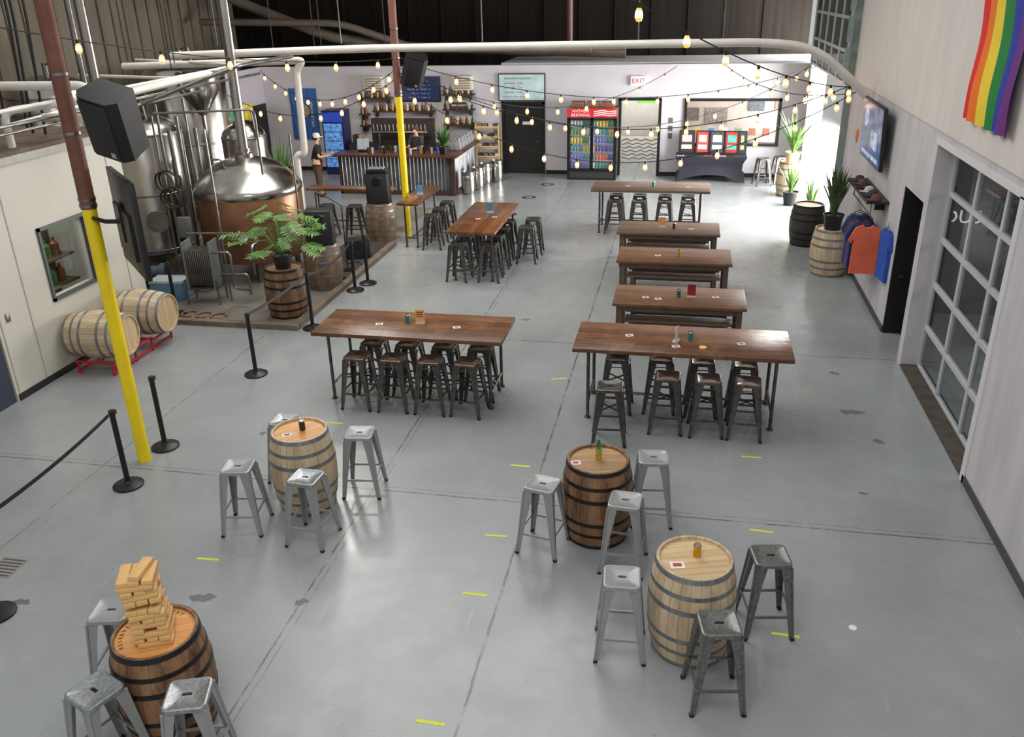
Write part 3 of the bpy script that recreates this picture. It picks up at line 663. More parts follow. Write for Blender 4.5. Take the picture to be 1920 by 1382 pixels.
# ---------------------------------------------------------------- overhead pipes
pipe([(-10.7,17.3,4.22),(-6.4,17.3,4.32),(1.3,17.3,4.35),(2.2,17.35,4.25),(3.0,17.5,3.6),(3.26,17.56,3.32)],.075,wpipe,'long white overhead pipe crossing the hall',.8)
pipe([(-12,17.5,4.0),(-7.85,17.5,4.09),(-8.02,17.5,3.9),(-8.05,17.5,2.2),(-8.25,17.5,2.16),(-8.26,17.5,.0)],.075,wpipe,'white pipe dropping behind the copper kettle',.1)
pipe([(-11.0,11.1,4.22),(-8.45,11.4,4.2),(-8.45,11.4,3.75),(-9.6,11.8,3.7)],.065,wpipe,'white pipe with elbow above the cold room')
pipe([(-9.5,10.9,3.4),(-9.5,10.9,3.9),(-8.3,11.9,4.02),(-8.3,14.5,4.1)],.055,wpipe,'white pipe running over the cold room roof')
pipe([(-9.1,8,3.75),(-9.1,15.5,3.8),(-9.1,18,3.8)],.025,steel2,'thin steel pipe over the brewing area')
pipe([(-9.3,8,3.62),(-9.3,16,3.66)],.022,steel2,'thin steel pipe over the brewing area')
pipe([(-9.0,8,3.95),(-9.0,17,4.05),(-12,18,4.1)],.03,wpipe,'thin white pipe over the brewing area')
pipe([(-9.6,8,3.55),(-9.6,15.8,3.9),(-12,16,3.95)],.03,wpipe,'thin white pipe over the brewing area')
pipe([(-9.9,13.3,0.0),(-9.9,13.3,7.5)],.05,steel2,'vertical steel pipe beside the tanks')
pipe([(-10.2,14.0,3.3),(-10.2,14.0,7.5)],.09,steel,'vertical steel flue above the tanks')
pipe([(-12,13.6,3.5),(-9.7,13.6,3.5),(-7.9,14.8,4.2),(-7.9,17.1,4.2)],.04,steel2,'bent steel pipe over the tanks')
pipe([(-9.6,14.6,3.4),(-7.9,15.2,3.4),(-7.9,15.2,2.2)],.022,steel2,'thin steel pipe in front of the kettle',.1)
for x,y in((-10.6,12.2),(-10.3,12.3),(-10.05,12.1),(-9.7,12.4),(-9.75,12.0),(-10.9,11.6)):
    pipe([(x,y,7.5),(x+.1,y,5.2),(x-.05,y,3.42)],.022,cable,'black cable hanging above the cold room',.3,'hanging_cable',6)
for x,y in((-10.4,16.9),(-9.5,15.3),(-8.0,18.5),(-9.2,19.0),(-11.9,15.2),(-8.9,21),(-7.6,22),(-12,17.7),(-11,14)):
    pipe([(x,y,7.5),(x,y,4.1)],.012,cable,'thin dark hanging rod',.1,'hanging_rod',6)
for x in(-4.0,-1.0,.55,-6.9,-9.6):
    pipe([(x,17.3,4.42),(x,17.3,7.5)],.012,steel2,'thin rod holding up the white overhead pipe',.1,'pipe_hanger',6)
duct=M('grey_duct',(120,108,98),.5,metal=.2,var=.2,scale=2)
pipe([(-15.5,28.2,5.5),(-13.4,28.2,4.7),(-11.6,28.2,4.05),(-9.5,28.2,3.75),(-2,28.2,3.5)],.16,duct,'large grey air duct behind the partition wall',.6,'air_duct',16)
pipe([(-15.8,27.6,4.6),(-11.0,27.6,4.5),(-8.5,27.6,3.7),(-3,27.6,3.65)],.11,duct,'grey air duct behind the partition wall',.6,'air_duct',16)
pipe([(-4.0,30.0,0),(-4.0,30.0,7.5)],.13,M('dark_red_pipe',(86,46,40),.5),'dark red vertical pipe behind the partition',.1)
pipe([(-15.5,24,5.5),(-15.5,30,5.4)],.14,duct,'grey air duct along the outer wall',.6,'air_duct',16)
# ---------------------------------------------------------------- string lights
bulbm=M('warm_bulb',(255,160,76),.3,emit=1.6,var=.02)
hotm=M('bulb_filament',(255,204,140),.3,emit=4.,var=.02)
def bulbmesh(s):
    b=B();b.lathe([(.012*s,-.03),(.02*s,-.045),(.03*s,-.07)],10,cap1=False)
    b.mi=1;b.lathe([(.03*s,-.07),(.036*s,-.09*s),(.036*s,-.115*s)],10,cap0=False,cap1=False)
    b.mi=0;b.lathe([(.036*s,-.115*s),(.024*s,-.145*s),(.001,-.155*s)],10,cap0=False);return b.done('bulb',bulbm,hotm)
bulb=bulbmesh(1.2)
sock=B().cyl((0,0,.012),(0,0,-.045),.022,seg=8).done('socket',black)
def lights(a,b_,sag,n,off=.5):
    a=Vector(a);b_=Vector(b_)
    def P(t):return a.lerp(b_,t)-Vector((0,0,sag*4*t*(1-t)))
    s=thing('string_lights','black cable of warm glowing round bulbs strung overhead','string lights')
    part(s,'cable',B().tube([P(i/24) for i in range(25)],.009,5).done('cable',cable))
    for i in range(n):
        p=P((i+off)/n)
        part(s,'socket',sock,p);part(s,'bulb',bulb,p,label='warm glowing bulb')
lights((-6.3,19.1,3.95),(3.3,24.4,3.4),.8,13)
lights((-6.3,19.1,3.7),(3.3,19.4,3.4),1.05,13)
lights((-6.3,19.1,3.4),(3.3,18.3,3.45),1.55,13,.4)
lights((-6.3,19.1,3.8),(-.4,26.8,3.2),1.0,9)
lights((-6.3,19.1,3.85),(3.3,26.6,3.2),1.5,13)
lights((-13.4,26.5,3.2),(-6.4,19.2,3.8),.8,11)
lights((-13.4,22.6,3.5),(-6.4,19.2,3.6),1.0,10)
lights((-9.5,8,5.6),(-6.4,19.2,4.0),.35,8)
lights((-2.4,6.0,6.6),(3.3,18.9,3.4),.5,11)
lights((3.25,18.1,3.4),(1.0,26.8,3.2),.35,8)
# ---------------------------------------------------------------- bar
corr=M('corrugated_tin',(140,141,143),.35,metal=.7,var=.25,scale=4)
bar=thing('bar_counter','long bar with wooden top and corrugated metal front','bar counter')
b=B();n=150;pts=[]
for i in range(n+1):
    x=-9.8+3.4*i/n;pts.append((x,23.55+.035*math.sin(i*2*pi/5)))
for i in range(91):
    y=23.55+2.6*i/90;pts.append((-6.40+.03*math.sin(i*2*pi/5),y))
vv=[(b.v((x,y,.12)),b.v((x,y,1.08))) for x,y in pts]
for p,q in zip(vv[:-1],vv[1:]):b.face([p[0],q[0],q[1],p[1]],True)
part(bar,'corrugated_front',b.done('cf',corr,ang=80))
part(bar,'body',B().bb(-9.78,-6.45,23.6,24.1,0,1.08).bb(-7.0,-6.45,24.1,26.15,0,1.08).bb(-9.81,-9.75,23.5,24.1,0,1.1).bb(-6.46,-6.36,23.48,23.58,0,1.1).done('b',darkwood))
part(bar,'kickboard',B().bb(-9.8,-6.4,23.5,23.53,0,.12).done('k',darkwood))
part(bar,'countertop',B().bb(-9.95,-6.25,23.35,24.15,1.08,1.14,bev=.005).bb(-7.05,-6.25,24.15,26.3,1.08,1.14,bev=.005).done('c',barwood))
part(thing('back_bar_cabinet','dark cabinet run under the bar shelves','cabinet'),'cabinet_body',B().bb(-10.6,-7.2,26.35,26.85,0,.95).done('c',M('dark_cabinet',(48,42,40),.5)))
thing('backsplash','dark tiled backsplash on the wall behind the bar','backsplash',(-8.9,26.865,1.32),mesh=B().box((0,0,0),(2.1,.05,.74)).done('tp',M('tap_panel_dark',(58,52,54),.5,var=.4,scale=14)))
tt=thing('tap_tower','steel beer tap rail with many handles','beer taps',(-8.9,26.55,.95))
part(tt,'tap_rail',B().cyl((-.9,0,.35),(.9,0,.35),.05).cyl((-.7,0,0),(-.7,0,.35),.03).cyl((.7,0,0),(.7,0,.35),.03).done('r',steel))
th=B().lathe([(.012,0),(.022,.12),(.018,.2),(.001,.21)],10).done('h',M('tap_handle',(170,160,140),.4))
for i in range(14):part(tt,'tap_handle',th,(-.85+i*.13,-.05,.4),(.15,0,0))
def shelf(x0,x1,z,nb,kinds,y=26.72):
    s=thing('wall_shelf','dark wooden wall shelf holding bottles and glasses','shelf')
    part(s,'shelf_board',B().bb(x0,x1,y-.13,y+.17,z,z+.04).done('s',darkwood))
    for xx in(x0+.1,x1-.13):part(s,'bracket',B().bb(xx,xx+.03,y-.1,y+.17,z-.15,z).done('b',blackm))
    for i in range(nb):
        c=kinds[i%len(kinds)];hgt=random.uniform(.18,.28)
        me=B().lathe([(.036,0),(.042,.02),(.042,hgt*.55),(.018,hgt*.75),(.016,hgt)],10).done('bot',M('bottle_%d_%d_%d'%c,c,.25,var=.3))
        thing('bottle','small glass bottle standing on the bar shelf','bottle',(x0+.07+(x1-x0-.14)*i/(nb-1),y-.02,z+.04),mesh=me,group='bottles on the bar shelves')
ks=[(70,44,28),(180,170,150),(44,60,44),(140,60,40),(200,190,170),(40,40,44),(190,140,60)]
for z in(1.45,1.80,2.3):shelf(-10.25,-9.96 if z<1.9 else -9.15,z,4 if z<1.9 else 11,ks)
for z in(1.5,1.95,2.4):shelf(-7.5,-6.5,z,10,ks)
shelf(-9.8,-7.8,1.9,20,ks)
for x in(-9.72,-6.85):
    a=thing('wall_unit','white slatted ventilation unit mounted above shelves','vent unit',(x,26.77,2.76))
    part(a,'housing',B().box((0,0,0),(.62,.26,.42),bev=.02).done('h',M('offwhite_plastic',(206,200,186),.5)))
    b=B()
    for i in range(5):b.box((0,-.135,-.14+i*.07),(.52,.01,.03))
    part(a,'grille',b.done('g',M('vent_slats',(130,110,92),.5)))
def screen(name,lab,cat,x0,x1,z0,z1,y,col,emit,lines,tc,ts):
    s=thing(name,lab,cat,((x0+x1)/2,y,(z0+z1)/2));w_,h_=x1-x0,z1-z0
    part(s,'housing',B().box((0,0,0),(w_,.06,h_),bev=.006).done('h',black))
    part(s,'screen',B().box((0,-.032,0),(w_-.06,.006,h_-.06)).done('s',M('scr_%d_%d_%d'%col,col,.2,emit=emit,var=.2,scale=3)))
    tm=M('scrtext_%d_%d_%d'%tc,tc,.4,emit=.2 if tc[0]>100 else 0)
    for i,(t,dx) in enumerate(lines):
        part(s,'lettering',TX(t,ts,tm,.001),(dx,-.037,h_/2-.08-(h_-.14)*(i+.5)/len(lines)),FB)
    return s
screen('menu_screen','dark blue digital beer menu screen above the bar','screen',-8.95,-7.6,2.2,2.95,26.86,(26,40,78),.35,[('IPA   6.2      LAGER   4.8',0),('PILSNER   5.0    STOUT   7.1',0),('BLONDE   4.5    WHEAT   5.2',0),('AMBER   5.4    SOUR   4.9',0),('PORTER   6.0    CIDER   5.5',0)],(150,165,200),.06)
screen('television','wall television showing a pale printed list','television',-5.75,-4.3,2.22,3.02,26.86,(168,188,190),.25,[('PRIVATE EVENTS & PARTY',-.1),('open hours    tours',-.25),('trivia night    7 pm',-.25),('live music    friday',-.25),('merch  and  cans to go',-.25)],(34,40,56),.075)
s=thing('chalk_sign','small wooden letter board with pale writing','sign',(-6.95,26.56,2.12),mesh=B().box((0,0,0),(.5,.02,.2)).done('cs',M('dark_sign2',(56,46,40),.6)))
part(s,'lettering',TX('BEER GARDEN',.07,paper,.001),(0,-.013,0),FB)
e=thing('exit_sign','white exit sign with red letters above the doorway','sign',(-1.5,26.85,2.79))
part(e,'housing',B().box((0,0,0),(.46,.1,.27),bev=.01).done('h',M('sign_white',(244,242,238),.5,emit=.12)))
part(e,'lettering',TX('EXIT',.19,M('exit_red',(190,12,26),.5,emit=.1),.004),(0,-.055,0),FB)
fb=thing('beverage_cooler','tall glowing blue glass-door drink cooler behind the bar','fridge',(-11.0,26.5,0))
part(fb,'cabinet',B().bb(-.35,.35,-.3,.3,0,2.0).done('c',M('navy_cabinet',(26,36,82),.4)))
part(fb,'glass_door',B().bb(-.3,.3,-.33,-.31,.25,1.6).done('g',M('blue_glow',(90,140,210),.3,emit=.45,var=.7,scale=9)))
part(fb,'header',B().bb(-.33,.33,-.34,-.3,1.65,1.95).done('h',M('blue_header',(40,70,170),.4,emit=.3)))
b=B()
for z in(.5,.78,1.06,1.34):b.bb(-.3,.3,-.335,-.325,z,z+.02)
part(fb,'wire_shelf',b.done('ws',M('navy_cabinet',(26,36,82),.4)))
def clothmesh(w_,h_,mats,amp=.03,nx=36,nz=24):
    b=B();g=[]
    for i in range(nx+1):
        row=[]
        for j in range(nz+1):
            x=w_*(i/nx-.5);z=h_*(j/nz-.5);row.append(b.v((x,amp*math.sin(i*.8+j*.1)*(1.1-j/nz)-.5*amp*math.sin(j*.35),z)))
        g.append(row)
    ns=len(mats)
    for i in range(nx):
        for j in range(nz):
            b.mi=int(i/nx*ns) if ns>1 else 0
            b.face([g[i][j],g[i+1][j],g[i+1][j+1],g[i][j+1]],True)
    return b.done('cloth',*mats,ang=80)
fl=thing('blue_flag','sky blue flag with central emblem hanging on the wall','flag',(-12.2,26.87,1.8),mesh=clothmesh(.95,1.6,[M('flag_blue',(52,98,160),.8)],amp=.02))
part(fl,'emblem',B().lathe([(.2,0),(.2,.01),(.001,.012)],24).done('em',M('emblem_tan',(170,150,110),.7)),(0,-.04,.1),FB)
part(fl,'lettering',TX('OKLAHOMA',.14,paper,.001),(.28,-.045,0),(pi/2,-pi/2,0))
for i,(c1,y) in enumerate((((50,170,140),24.55),((236,200,50),25.5))):
    p=thing('wall_mural','bright abstract painted panel on the lilac wall','mural',(-13.52,y,1.5),mesh=B().box((0,0,0),(.04,.88,1.5)).done('mu',M('mural_%d'%i,c1,.6,var=.5,scale=5)))
    part(p,'painted_shape',B().tube([(.03,-.35,-.4),(.03,-.1,.2),(.03,.15,-.1),(.03,.35,.5)],.06,6).done('ps',M('mural_mark_%d'%i,((230,110,70),(40,40,44))[i],.6)))
    part(p,'painted_dot',B().cyl((.0,.2,-.45),(.035,.2,-.45),.16,seg=20).done('pd',M('mural_dot_%d'%i,((240,240,230),(70,150,90))[i],.6)))
bn=thing('benefit_banner','white banner with blue lettering seen through the opening','banner',(.75,29.58,2.15),mesh=B().box((0,0,0),(2.0,.02,.42)).done('bn',M('banner_cloth',(190,192,196),.7)))
part(bn,'lettering',TX('AL BENEFIT',.3,M('banner_blue',(40,90,170),.5),.002),(0,-.015,.0),FB)
for i,(x,z,wd,hh) in enumerate(((2.15,1.95,.5,.7),(2.9,1.9,.35,.5),(.1,1.5,.5,.4),(.9,1.45,.7,.5))):
    thing('framed_picture','small framed picture on the back room wall','picture',(x,29.58,z),mesh=B().box((0,0,0),(wd,.03,hh)).done('fp',M('pic%d'%i,((60,66,70),(110,76,50),(70,60,56),(90,84,80))[i],.5,var=.5,scale=12)))
s2=thing('back_bench','long pale workbench with stored goods in the back room','workbench',(1.2,28.6,0))
part(s2,'bench_top',B().box((0,0,.98),(3.4,.6,.05)).done('b',M('bench_pale',(140,130,114),.5)))
for s in(-1.6,1.6):part(s2,'leg',B().box((s,0,.48),(.08,.5,.95)).done('l',greywood2))
for i in range(7):
    c=cols[i%6];thing('storage_box','small coloured supply box on the back room bench','box',(-.1+i*.42,28.5,1.005),mesh=B().box((0,0,.1),(.2,.2,.2)).done('sb',M('sbox%d'%(i%6),tuple(int(v*.6+30) for v in c),.5)),group='supply boxes in the back room')
wv=thing('patterned_panel','white panel with grey wavy pattern in the doorway','panel',(-1.5,29.3,0))
part(wv,'backing',B().bb(-.7,.7,-.03,.03,0,.8).done('b',M('panel_white',(224,222,216),.6)))
b=B()
for j in range(6):
    b.tube([(-.62+i*.062,-.03,.1+j*.12+.03*math.sin(i*1.2+j)) for i in range(21)],.013,5)
part(wv,'wave_pattern',b.done('w',M('wave_grey',(70,68,66),.6)))
thing('green_sign','small green sign hanging inside the doorway','sign',(-1.3,28.8,2.05),mesh=B().box((0,0,0),(.7,.03,.24)).done('gs',M('green_sign',(110,190,60),.5,emit=.3)))
for z in(1.65,1.42,1.2):
    thing('wall_notice','small printed notice on the wall beside the doorway','notice',(-.5,26.89,z),mesh=B().box((0,0,0),(.12,.012,.16)).done('n',M('notice_grey',(90,90,92),.6)),group='notices beside the doorway')
# ---------------------------------------------------------------- red-topped drink fridge
fx=-2.78
fg=thing('drinks_fridge','black two-door glass drinks fridge with red header','fridge',(fx,26.42,0))
k=M('fridge_black',(22,22,24),.3)
part(fg,'cabinet',B().bb(-.74,.74,.3,.36,0,2.1).bb(-.74,-.68,-.36,.3,0,2.1).bb(.68,.74,-.36,.3,0,2.1).bb(-.68,.68,-.36,.3,1.82,2.1).bb(-.68,.68,-.36,.3,0,.3).bb(-.03,.03,-.36,-.3,.3,1.82).done('c',k))
part(fg,'interior',B().bb(-.67,.67,.27,.29,.3,1.82).done('i',M('fridge_interior',(190,196,200),.5,emit=.3)))
b=B()
for i in range(6):b.bb(-.67,.67,-.26,.26,.33+i*.245,.34+i*.245)
part(fg,'wire_shelf',b.done('s',white))
for s in(-1,1):
    d=part(fg,'glass_door',B().bb(s*.35-.31,s*.35+.31,-.385,-.375,.36,1.76).done('gd',glassmat('fridge_glass',(.95,.95,.95),.05)))
    b=B();x0,x1=s*.35-.335,s*.35+.335
    b.bb(x0,x0+.035,-.40,-.37,.31,1.81).bb(x1-.035,x1,-.40,-.37,.31,1.81).bb(x0,x1,-.40,-.37,.31,.36).bb(x0,x1,-.40,-.37,1.76,1.81)
    part(d,'door_frame',b.done('df',k));part(d,'handle',B().cyl((s*.06,-.43,.8),(s*.06,-.43,1.3),.012).done('h',steel2))
hd=part(fg,'header',B().bb(-.74,.74,-.40,-.36,1.83,2.1).done('hd',M('header_red',(190,36,42),.4,emit=.22)))
for i,t in enumerate(('ANTHEM','BREWING')):part(hd,'lettering',TX(t,.125,paper,.002),(-.34,-.405,2.025-.115*i),FB)
b=B()
for i in range(3):b.tube([(.05,-.405,1.89+i*.06),(.3,-.405,1.93+i*.06),(.5,-.405,1.89+i*.06),(.72,-.405,1.92+i*.06)],.017,5)
part(hd,'stripe_graphic',b.done('sg',paper))
part(hd,'dark_trim',B().bb(-.74,.74,-.41,-.36,1.82,1.845).done('dt',k))
part(fg,'vent_grille',B().bb(-.66,.66,-.375,-.36,.06,.24).done('v',M('vent_dark',(40,40,42),.6)))
cc=[(90,70,160),(110,110,190),(70,150,150),(210,190,90),(90,150,80),(190,200,196),(60,130,110),(200,90,60)]
cm={}
for c in cc:cm[c]=B().lathe([(.024,0),(.036,.01),(.036,.15),(.028,.165)],10).done('can',M('canf_%d_%d_%d'%c,c,.4,emit=.22,var=.25,scale=30))
for i in range(6):
    for j in range(14):
        x=-.62+j*.0955
        if abs(x)<.04:continue
        thing('beverage_can','coloured drink can lined up on a fridge shelf','can',(fx+x,26.42-.22,.34+i*.245),mesh=cm[cc[(i+(0 if j<7 else 4)+(j//4))%8]],group='cans lined up in the drinks fridge')
for i,x in enumerate((-.45,0,.42)):
    thing('cardboard_tray','brown cardboard drink tray stacked on the fridge','cardboard box',(fx+x,26.4,2.1),random.uniform(-.05,.05),B().box((0,0,.08),(.38,.3,.16)).done('cb',M('cardboard',(130,84,66),.8,var=.3)),group='cardboard trays on the fridge')
rk=thing('crate_rack','pale wooden rack with slatted shelves beside the kegs','rack',(-6.05,26.6,0))
pn=M('pale_pine',(200,172,132),.6,var=.15,scale=6)
for x in(-.36,.36):
    for y in(-.2,.2):part(rk,'upright',B().box((x,y,.8),(.04,.04,1.6)).done('u',pn))
for z in(.25,.55,.85,1.15,1.45):
    b=B()
    for y in(-.18,-.06,.06,.18):b.box((0,y,z),(.72,.1,.02))
    b.box((0,-.2,z+.05),(.72,.015,.05));part(rk,'slatted_shelf',b.done('s',pn))
    for q in range(4):
        c=[(210,206,200),(60,60,64),(150,110,70),(90,120,110)][(q+int(z*10))%4]
        thing('merchandise_box','small boxed merchandise on the pale wooden rack','box',(-6.32+q*.18,26.6,z+.01),mesh=B().box((0,0,.06),(.13,.2,.12)).done('mb',M('merch%d'%c[0],c,.6)),group='boxes on the pale rack')
kg=[('keg_shell',B().lathe([(.16,.04),(.19,.06),(.2,.12),(.205,.2),(.2,.3),(.205,.4),(.2,.5),(.18,.55),(.06,.58),(.05,.6)],24).done('k',steel)),('rim',B().lathe([(.17,.54),(.185,.55),(.185,.64),(.175,.64),(.165,.56)],24,cap0=False,cap1=False).done('r',steel2)),('foot_ring',B().lathe([(.18,0),(.185,.08)],24,cap0=False,cap1=False).done('r',steel2))]
for x,y in((-6.05,23.8),(-5.93,24.45),(-5.86,25.1),(-5.6,25.6)):place(kg,'beer_keg','small stainless steel beer keg on the floor','keg',(x,y,0),group='steel kegs beside the bar')
tb=thing('cash_register','dark point of sale terminal on the bar','cash register',(-9.2,24.0,1.14),.2)
part(tb,'base',B().box((0,0,.03),(.3,.26,.06),bev=.01).done('b',black));part(tb,'screen',B().box((0,.02,.2),(.34,.03,.3),Matrix.Rotation(-.3,3,'X')).done('s',M('pos_screen',(150,160,170),.2,emit=.2)))
for i in range(18):
    c=[(90,60,40),(190,190,190),(60,90,160),(200,160,60),(30,30,34)][i%5]
    thing('pint_glass','small drinking vessel standing on the bar','glass',(-8.9+i*.115,23.7+random.uniform(-.15,.25),1.14),mesh=B().lathe([(.03,0),(.045,.17)],10,cap1=False).lathe([(.028,.01),(.001,.011)],10).done('pg',M('vessel%d'%(i%5),c,.2)),group='vessels on the bar')
for i in range(5):
    thing('glass_rack','grey rack of glassware on the side of the bar','glass rack',(-6.65,24.5+i*.36,1.14),mesh=B().box((0,0,.1),(.5,.28,.2),bev=.01).box((0,0,.26),(.42,.22,.12)).done('gr',M('rack_grey',(160,160,164),.35,metal=.2,var=.5,scale=25)),group='glass racks on the bar')
for i in range(6):
    c=[(60,50,44),(40,44,60),(180,160,120)][i%3]
    thing('bar_bin','small dark storage bin on the back bar cabinet','bin',(-10.4+i*.1+(0 if i<3 else 2.6),26.5,.95),mesh=B().box((0,0,.14),(.09,.24,.28),bev=.01).done('bb',M('bin%d'%(i%3),c,.5)),group='bins on the back bar')
# ---------------------------------------------------------------- cloth covered display table
ct=thing('display_table','display table under a fitted black stretch cover','table',(.73,26.35,0))
b=B();L=[]
for z,inx,iny in((0,.02,.02),(.05,.03,.03),(.3,.12,.08),(.55,.09,.06),(.72,.0,.0),(.75,0,0)):
    ring=[];hx_,hy_=1.02-inx,.36-iny;n=14
    for (sx0,sy0,sx1,sy1) in((-1,-1,1,-1),(1,-1,1,1),(1,1,-1,1),(-1,1,-1,-1)):
        for i in range(n):
            t=i/n;arch=4*t*(1-t)
            zz=z+(arch*.22 if z<.02 else arch*.2 if z<.1 else 0)
            ring.append(((sx0+(sx1-sx0)*t)*hx_,(sy0+(sy1-sy0)*t)*hy_,zz))
    L.append(ring)
b.rings(L,cap0=False);part(ct,'stretch_cover',b.done('c',M('black_spandex',(30,32,42),.6),ang=60))
for i,(x,z,c,wd) in enumerate(((-.72,0,(60,36,30),.4),(-.26,.02,(190,60,54),.34),(.16,.02,(60,60,66),.38),(.58,0,(160,44,44),.36),(.88,0,(40,40,60),.2))):
    p=thing('framed_poster','black framed poster with colourful print on display table','poster',(.73+x,26.5-.02*i,.752),rot=(-.12,0,0),group='framed posters on the display table')
    part(p,'frame',B().box((0,0,.34),(wd+.06,.03,.66)).done('f',black))
    part(p,'print',B().box((0,-.018,.34),(wd-.02,.006,.58)).done('p',M('poster%d'%i,c,.5,var=.5,scale=7)))
    part(p,'print_panel',B().box((0,-.024,.44),(wd-.12,.006,.2)).box((0,-.024,.2),(wd-.1,.006,.12)).done('pp',M('poster_panel%d'%i,((190,190,180),(210,214,210),(220,214,200),(70,170,140),(200,180,90))[i],.5,var=.5,scale=14)))
for i in range(5):coaster(-.15+i*.4,26.13,.752,((222,220,216),(60,60,70),(200,80,60))[i%3],0,.22,.14)
# ---------------------------------------------------------------- plants
def bladeplant(n,h,spread,wd,up=.5,seed=1):
    rnd=random.Random(seed);b=B()
    for i in range(n):
        a=rnd.uniform(0,2*pi);l=h*rnd.uniform(.6,1.05);sp=spread*rnd.uniform(.2,1);ww=wd*rnd.uniform(.7,1.1);dr=rnd.uniform(0,1)*(1-up)
        L=[];K=7
        for k in range(K+1):
            t=k/K;rr=.03+sp*t**1.5;z=l*(t-dr*t*t*.9);w2=ww*(math.sin(pi*min(1,t*.85+.12))**.6)*(1-t**4)+.002
            p=Vector((rr*math.cos(a),rr*math.sin(a),z));s=Vector((-math.sin(a),math.cos(a),0))*w2/2
            L.append((p-s,p+Vector((0,0,-.15*w2)),p+s))
        vv=[[b.v(q) for q in l_] for l_ in L]
        for p,q in zip(vv[:-1],vv[1:]):
            b.face([p[0],p[1],q[1],q[0]],True);b.face([p[1],p[2],q[2],q[1]],True)
    return b
def lobedplant(n,h,spread,size,seed=1):
    rnd=random.Random(seed);b=B()
    for i in range(n):
        a=i*2.4+rnd.uniform(-.3,.3);q=rnd.uniform(.15,1);R_=spread*q;z=h*(1.05-q*.75)*rnd.uniform(.8,1.15)
        tip=Vector((R_*math.cos(a),R_*math.sin(a),z))
        b.tube([(0,0,0),(tip.x*.4,tip.y*.4,z*.8+.05),tip],.007,4)
        d=Vector((math.cos(a),math.sin(a),rnd.uniform(-.6,.05))).normalized();s=Vector((-math.sin(a),math.cos(a),0));sz=size*rnd.uniform(.7,1.2)
        for k in range(7):
            t=.08+k*.14;wl=sz*(.5-.3*abs(t-.35));base=tip+d*sz*t
            for sg in(-1,1):
                o=base+s*sg*wl+d*sz*.14+Vector((0,0,rnd.uniform(-.05,.03)))
                m1=base+s*sg*wl*.5+d*sz*.10;m2=base+s*sg*wl*.55-d*sz*.0
                vs=[b.v(base-d*sz*.04),b.v(m2),b.v(o),b.v(m1),b.v(base+d*sz*.045)]
                b.face(vs,False)
        e=tip+d*sz*1.15;vs=[b.v(tip+d*sz*.85-s*sz*.06),b.v(e),b.v(tip+d*sz*.85+s*sz*.06),b.v(tip)];b.face(vs)
    return b
def pot(r_=.17,h_=.24,m=black):return B().lathe([(r_*.75,0),(r_,h_),(r_*1.06,h_),(r_*1.06,h_-.02),(r_*.9,h_-.03),(.001,h_-.03)],24).done('pot',m)
def plant(lab,loc,mesh,pr,ph,pm=black,gm=green):
    p=thing('potted_plant',lab,'plant',loc);part(p,'pot',pot(pr,ph,pm));part(p,'foliage',mesh.done('fol',gm,ang=80),(0,0,ph-.04));return p
plant('large leafy split-leaf plant in a black pot on a barrel',(-6.93,13.62,.872),lobedplant(32,.95,.7,.36,3),.17,.25,gm=green3)
plant('spiky snake plant in a black pot on a barrel',(2.9,17.35,.892),bladeplant(70,1.0,.38,.075,.92,5),.19,.3,gm=M('snake_green',(72,88,50),.5,var=.4,scale=9))
plant('tall palm in a woven pot on a pale barrel',(2.84,24.5,.892),bladeplant(70,1.15,.75,.055,.4,8),.2,.28,M('basket_tan',(190,170,136),.8),green2)
plant('bushy palm in a dark floor pot by the opening',(2.75,23.3,0),bladeplant(40,.95,.4,.045,.6,9),.2,.35,gm=green2)
plant('small floor plant in a dark pot near the opening',(3.0,21.3,0),bladeplant(40,1.1,.35,.04,.7,19),.18,.3,gm=green2)
plant('leafy palm in a pot on the corner of the bar',(-6.7,23.7,1.14),bladeplant(60,.8,.5,.045,.4,12),.14,.2,gm=green)
plant('broad leafy plant behind the kettle',(-10.3,20.8,.0),bladeplant(60,1.5,.7,.08,.5,14),.2,.6,gm=green)
thing('flower_sprig','small green sprig standing in the can on the barrel','sprig',(-.70,7.70,.985),mesh=lobedplant(6,.09,.05,.05,4).done('sp',green))
# ---------------------------------------------------------------- stage gear
def stagespk(x,y,z,w_,d_,h_,rz,lab):
    s=thing('stage_speaker',lab,'speaker',(x,y,z),rz)
    part(s,'cabinet',B().box((0,0,h_/2),(w_,d_,h_),bev=.015).done('c',black))
    part(s,'grille',B().box((0,-d_/2-.006,h_*.5),(w_*.9,.012,h_*.9),bev=.004).done('g',M('speaker_grille',(34,34,36),.7,var=.4,scale=90)))
    part(s,'horn',B().lathe([(.08,0),(.1,.01),(.06,.012),(.001,.004)],20).done('h',blackm),(0,-d_/2-.01,h_*.75),FB)
    part(s,'logo_badge',B().box((w_*.2,-d_/2-.014,h_*.88),(.1,.004,.02)).done('l',steel));return s
stagespk(-6.86,15.2,.876,.52,.38,.68,.25,'black stage speaker standing on a weathered barrel')
stagespk(-6.9,18.72,.876,.5,.42,.7,.15,'black amplifier cabinet standing on a barrel')
m2=thing('audio_mixer','small mixing desk on top of the amplifier','mixer',(-6.9,18.72,1.576),.15)
part(m2,'mixer_body',B().box((0,0,.05),(.46,.36,.09),bev=.01).done('m',blackm))
b=B()
for i in range(7):
    for j in range(3):b.cyl((-.17+i*.055,-.1+j*.09,.095),(-.17+i*.055,-.1+j*.09,.115),.012,seg=6)
part(m2,'knob_bank',b.done('k',white))
stagespk(-6.9,17.1,.07,.5,.36,.4,.5,'low black floor monitor wedge on the stage edge')
stagespk(-7.25,16.3,.07,.4,.3,.3,.3,'small black floor monitor on the stage')
ms=thing('microphone_stand','black microphone stand with boom arm','microphone stand',(-6.75,16.1,.07))
